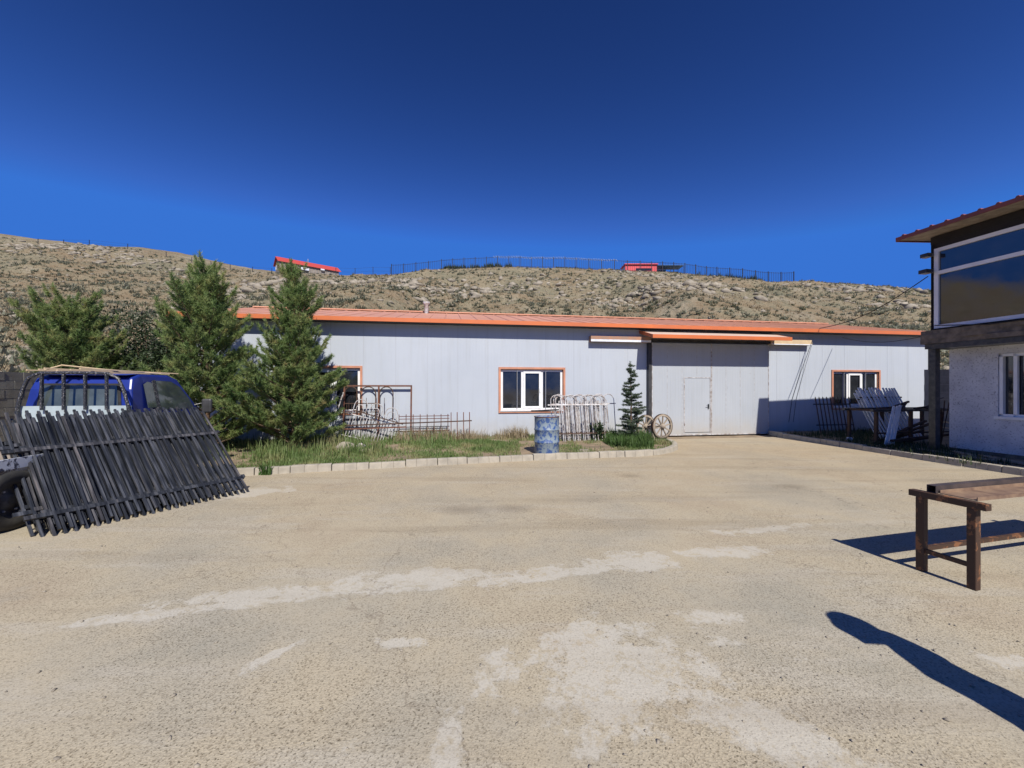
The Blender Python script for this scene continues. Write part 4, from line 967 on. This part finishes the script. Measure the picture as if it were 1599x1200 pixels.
rr = random.Random(17)
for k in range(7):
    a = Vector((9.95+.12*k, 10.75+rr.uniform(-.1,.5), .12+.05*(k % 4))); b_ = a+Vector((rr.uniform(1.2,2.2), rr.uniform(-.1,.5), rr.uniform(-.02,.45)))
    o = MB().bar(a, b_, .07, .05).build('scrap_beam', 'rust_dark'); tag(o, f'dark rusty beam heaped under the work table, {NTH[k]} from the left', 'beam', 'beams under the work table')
for k in range(5):
    a = Vector((10.3+.35*k, 11.2, 1.06)); b_ = a+Vector((rr.uniform(.5,.9), rr.uniform(.2,.5), rr.uniform(.0,.18)))
    o = MB().bar(a, b_, .05, .05).build('short_bar', 'rust_dark'); tag(o, f'short dark bar lying on the work table, {NTH[k]} from the left', 'bar', 'bars on the work table')
# ---------------------------------------------------------------- foreground bench with steel sections
BA = R(14); t = thing('steel_trestle', 'low rusty steel trestle bench in the sunny foreground', 'bench', (3.74,3.20,0), BA)
LB, DBn, HB = 2.6, .40, .66
for x in (0, LB-.06):
    for y in (0, DBn-.06): MB().box(x,x+.06,y,y+.06,0,HB).build('leg', 'bench', t, bevel=.006)
    MB().box(x-.003,x+.063,-.06,DBn+.05,HB,HB+.055).build('end_rail', 'bench', t, bevel=.004)
    MB().box(x+.015,x+.045,.06,DBn-.06,.17,.205).build('stretcher', 'bench', t)
MB().box(.06,LB-.06,DBn-.05,DBn-.015,.18,.215).build('long_stretcher', 'bench', t)
m4 = Matrix.Translation((3.74,3.20,0)) @ Matrix.Rotation(BA, 4, 'Z')
zt = HB+.057
o = MB().box(.03,2.9,.27,.335,zt,zt+.004).box(.03,2.9,.27,.274,zt+.004,zt+.061).box(.03,2.9,.331,.335,zt+.004,zt+.061).box(.03,2.9,.27,.335,zt+.061,zt+.065).build('square_tube', 'steel_mill'); o.matrix_world = m4; tag(o, 'hollow square steel tube lying at the back of the trestle bench', 'steel tube')
o = MB().box(.06,2.9,.02,.262,zt,zt+.006).box(.06,2.9,.02,.026,zt+.006,zt+.03).box(.06,2.9,.256,.262,zt+.006,zt+.03).build('steel_channel', 'rusty_plate'); o.matrix_world = m4; tag(o, 'wide flat rusty steel channel lying along the front of the trestle bench', 'steel channel')

# ---------------------------------------------------------------- hilltop
def hp(px, y): x = (px-800)/620*y; return Vector((x, y, hz(x, y)))        # a spot on the crest, walked along by bearing
# barn
b0 = hp(437, 84); t = thing('hilltop_barn', 'weathered board barn with red roof on the hill crest', 'barn', (b0.x, b0.y, b0.z-.25), R(40))
Lb, Db, Hb = 12.0, 4.5, 2.9
MB().box(0,Lb,0,Db,0,Hb).prism([(0,Hb),(Db,Hb),(Db/2,Hb+1.3)], 'x', 0, Lb).build('wall', 'wood_grey', t)
MB().quadbox([(-.4,-.35,Hb-.1),(Lb+.4,-.35,Hb-.1),(Lb+.4,Db/2,Hb+1.4),(-.4,Db/2,Hb+1.4),(-.4,-.35,Hb),(Lb+.4,-.35,Hb),(Lb+.4,Db/2,Hb+1.5),(-.4,Db/2,Hb+1.5)]).quadbox([(-.4,Db/2,Hb+1.4),(Lb+.4,Db/2,Hb+1.4),(Lb+.4,Db+.35,Hb-.1),(-.4,Db+.35,Hb-.1),(-.4,Db/2,Hb+1.5),(Lb+.4,Db/2,Hb+1.5),(Lb+.4,Db+.35,Hb),(-.4,Db+.35,Hb)]).build('roof', 'redbarn', t)
for x in np.arange(.4, Lb, .6): MB().box(x,x+.08,-.05,-.002,0,Hb-.15).build('batten', 'wood', t)
MB().box(4.2,5.6,-.09,-.051,.0,1.9).build('door', 'black_flat', t); MB().box(4.1,5.7,-.1,-.051,1.9,2.4).build('door_header', 'white_paint', t)
MB().box(8.0,8.8,-.45,-.36,2.45,2.75).build('roof_sign', 'white_paint', t)
MB().lathe([(.001,.12),(.5,0),(.55,.03),(.001,.16)], 16, 'x', (-.5,1.0,1.6)).build('dish', 'white_paint', t)
MB().tube([(6,2.2,Hb+1.3),(6,2.2,Hb+2.2)], .06, 6).build('chimney', 'galv', t)
# crest fence
def fence(label, pxs, y0, hgt, sp, mat='black_steel', pickets=True, top=False):
    P = [hp(px, y0) for px in pxs]; t = thing('hilltop_fence', label, 'fence', P[0])
    pts = []
    for a, b in zip(P[:-1], P[1:]):
        n = max(1, int((b-a).length/sp))
        for i in range(n): q = a.lerp(b, i/n); q.z = hz(q.x, q.y); pts.append(q)
    pts.append(P[-1]); pts = [p-P[0] for p in pts]
    for p in pts: w_ = .07 if pickets else .04; MB().box(p.x-w_,p.x+w_,p.y-w_,p.y+w_,p.z-.3,p.z+hgt).build('post', mat, t)
    pk_ = MB()
    for a, b in zip(pts[:-1], pts[1:]):
        for f in ((.12,.9) if pickets else (.5,.95)):
            MB().bar(a+Vector((0,.06,hgt*f)), b+Vector((0,.06,hgt*f)), .05 if pickets else .02).build('rail', mat, t)
        if pickets:
            for i in range(1, 7): q = a.lerp(b, i/7); pk_.box(q.x-.02,q.x+.02,q.y+.09,q.y+.13,q.z+.05,q.z+hgt*.97)
    if pickets: pk_.build('pickets', mat, t)['kind'] = 'stuff'
    return pts, P[0]
pts, o0 = fence('long dark picket fence along the hill crest', [612,650,690,760,830,900,960,1000,1035,1070,1120,1180,1240], 82, 2.35, 2.1)
fence('sparse wire fence along the left hill crest', [60,100,140,200,260,300,330,360,395,425], 81.5, 1.1, 7, pickets=False)
fence('wire fence between the barn and the picket fence', [525,555,583,610], 82.5, 1.7, 3.6, pickets=False)
helix = []
A, B = hp(770,82), hp(965,82)
for i in range(420):
    q = A.lerp(B, i/419); a = i*.75; helix.append((q.x, q.y+.22*cos(a), hz(q.x, q.y)+2.12+.2*sin(a)+.1*mnoise.noise(Vector((q.x*.4,0,0)))))
tag(MB().tube(helix, .022, 4).build('razor_wire', 'white_paint'), 'pale coiled wire along the top of the crest fence', 'wire')
k0 = hp(977, 83.5); t = thing('red_kiosk', 'red flat roofed cabin behind the crest fence', 'cabin', (k0.x,k0.y,k0.z-.4))
MB().box(0,6.6,0,3,0,2.0).build('wall', 'redkiosk', t); MB().box(-.2,6.8,-.3,3.2,2.0,2.18).build('roof', 'redkiosk', t); MB().box(2.2,5.6,-.04,-.002,.75,1.25).build('window', 'glass', t); MB().box(-.02,0,.3,2.6,.4,1.7).build('side_panel', 'white_paint', t)
k0 = hp(1027, 83.5); t = thing('blue_shelter', 'open blue canopy shelter beside the red cabin', 'shelter', (k0.x,k0.y,k0.z-.4))
for x in (.1,2.7,5.4):
    for y in (0,2.6): MB().box(x,x+.1,y,y+.1,0,2.1).build('post', 'black_steel', t)
MB().box(0,5.6,-.2,2.9,2.1,2.2).build('roof', 'bluekiosk', t); MB().box(.1,2.7,2.65,2.7,.2,2.0).build('blue_panel', 'bluekiosk', t); MB().box(2.8,5.4,2.65,2.7,.2,1.6).build('dark_panel', 'black_flat', t)
P = []
for k in range(60):
    q = hp(random.uniform(690,800), 83.5+random.random()); P.append((q.x, q.y, q.z))
for k in range(45):
    q = hp(random.uniform(1090,1190), 83.5+random.random()); P.append((q.x, q.y, q.z))
tag(raw('crest_bushes', *clumps(np.array(P), .55+.6*rng.random(len(P)), 26, .5, .1, 77, 1.3), 'leaf_dark'), 'dark low bushes growing behind the crest fence', 'bushes', kind='stuff')

# ---------------------------------------------------------------- bystander, just outside the right edge
def person(label, loc, rz):
    J = {'pel':(0,0,.95,.14),'bel':(0,0,1.08,.13),'che':(0,0,1.29,.165),'nek':(0,.0,1.47,.045),'hd0':(0,.05,1.58,.10),'hd1':(0,.04,1.67,.135),'hd2':(0,.03,1.77,.11),
         'sl':(-.19,0,1.40,.075),'el':(-.22,-.02,1.13,.06),'wl':(-.2,.06,.90,.045),'hl':(-.19,.08,.82,.045),
         'sr':(.19,0,1.40,.06),'er':(.21,-.02,1.13,.055),'wr':(.19,.08,.92,.042),'hr':(.18,.11,.84,.045),
         'tl':(-.1,0,.88,.125),'kl':(-.10,.03,.48,.09),'al':(-.11,0,.09,.042),'fl':(-.12,.16,.03,.035),
         'tr':(.1,0,.88,.125),'kr':(.10,.03,.48,.09),'ar':(.13,0,.09,.042),'fr':(.15,.16,.03,.035)}
    E = [('pel','bel'),('bel','che'),('che','nek'),('nek','hd0'),('hd0','hd1'),('hd1','hd2'),('che','sl'),('sl','el'),('el','wl'),('wl','hl'),('che','sr'),('sr','er'),('er','wr'),('wr','hr'),('pel','tl'),('tl','kl'),('kl','al'),('al','fl'),('pel','tr'),('tr','kr'),('kr','ar'),('ar','fr')]
    J['nose'] = (0,.19,1.655,.02); E.append(('hd1','nose'))
    for hnd, sx in (('hl',-1),('hr',1)):
        hx, hy, hz_, _ = J[hnd]
        for i, (dy, ln) in enumerate(((-.03,.075),(-.01,.09),(.012,.085),(.032,.07))):
            J[f'{hnd}{i}a'] = (hx, hy+dy, hz_-.05, .010); J[f'{hnd}{i}b'] = (hx-.012*sx, hy+dy*1.1+.01, hz_-.05-ln*.55, .009); J[f'{hnd}{i}c'] = (hx-.03*sx, hy+dy*1.1+.015, hz_-.05-ln, .008)
            E += [(hnd, f'{hnd}{i}a'), (f'{hnd}{i}a', f'{hnd}{i}b'), (f'{hnd}{i}b', f'{hnd}{i}c')]
        J[hnd+'t'] = (hx-.03*sx, hy+.05, hz_-.02, .011); J[hnd+'u'] = (hx-.04*sx, hy+.06, hz_-.06, .009); E += [(hnd, hnd+'t'), (hnd+'t', hnd+'u')]
    ks = list(J); me = bpy.data.meshes.new('person'); me.from_pydata([J[k][:3] for k in ks], [(ks.index(a), ks.index(b)) for a, b in E], [])
    o = bpy.data.objects.new('person', me); col.objects.link(o)
    md = o.modifiers.new('skin', 'SKIN'); 
    if not me.skin_vertices: 
        bm = bmesh.new(); bm.from_mesh(me); bm.verts.layers.skin.verify(); bm.to_mesh(me); bm.free()
    for i, k in enumerate(ks):
        r_ = J[k][3]; me.skin_vertices[0].data[i].radius = (r_, r_)
    me.skin_vertices[0].data[0].use_root = True
    sb = o.modifiers.new('sub', 'SUBSURF'); sb.levels = 2; sb.render_levels = 2
    me.materials.append(M['dressed']); o.location = loc; o.rotation_euler = (0,0,rz)
    tag(o, label, 'person')
    MB().lathe([(.001,1.85),(.06,1.84),(.105,1.80),(.13,1.73),(.125,1.68)], 16, c=(0,.015,0)).build('hair', 'black_flat', o, True)
    for x in (-.045,.045): MB().lathe([(.001,-.012),(.014,0),(.001,.012)], 8, c=(x,.155,1.685)).build('eye', 'black_flat', o, True)
    MB().box(-.03,.03,.135,.150,1.605,1.615).build('mouth', 'skin', o); return o
person('person in dark clothes standing beside the yard bench, casting the long shadow', (2.79,1.22,0), R(78)).scale = (.95,.95,.95)
print('pine needle faces', NT, 'objects', len(bpy.data.objects))
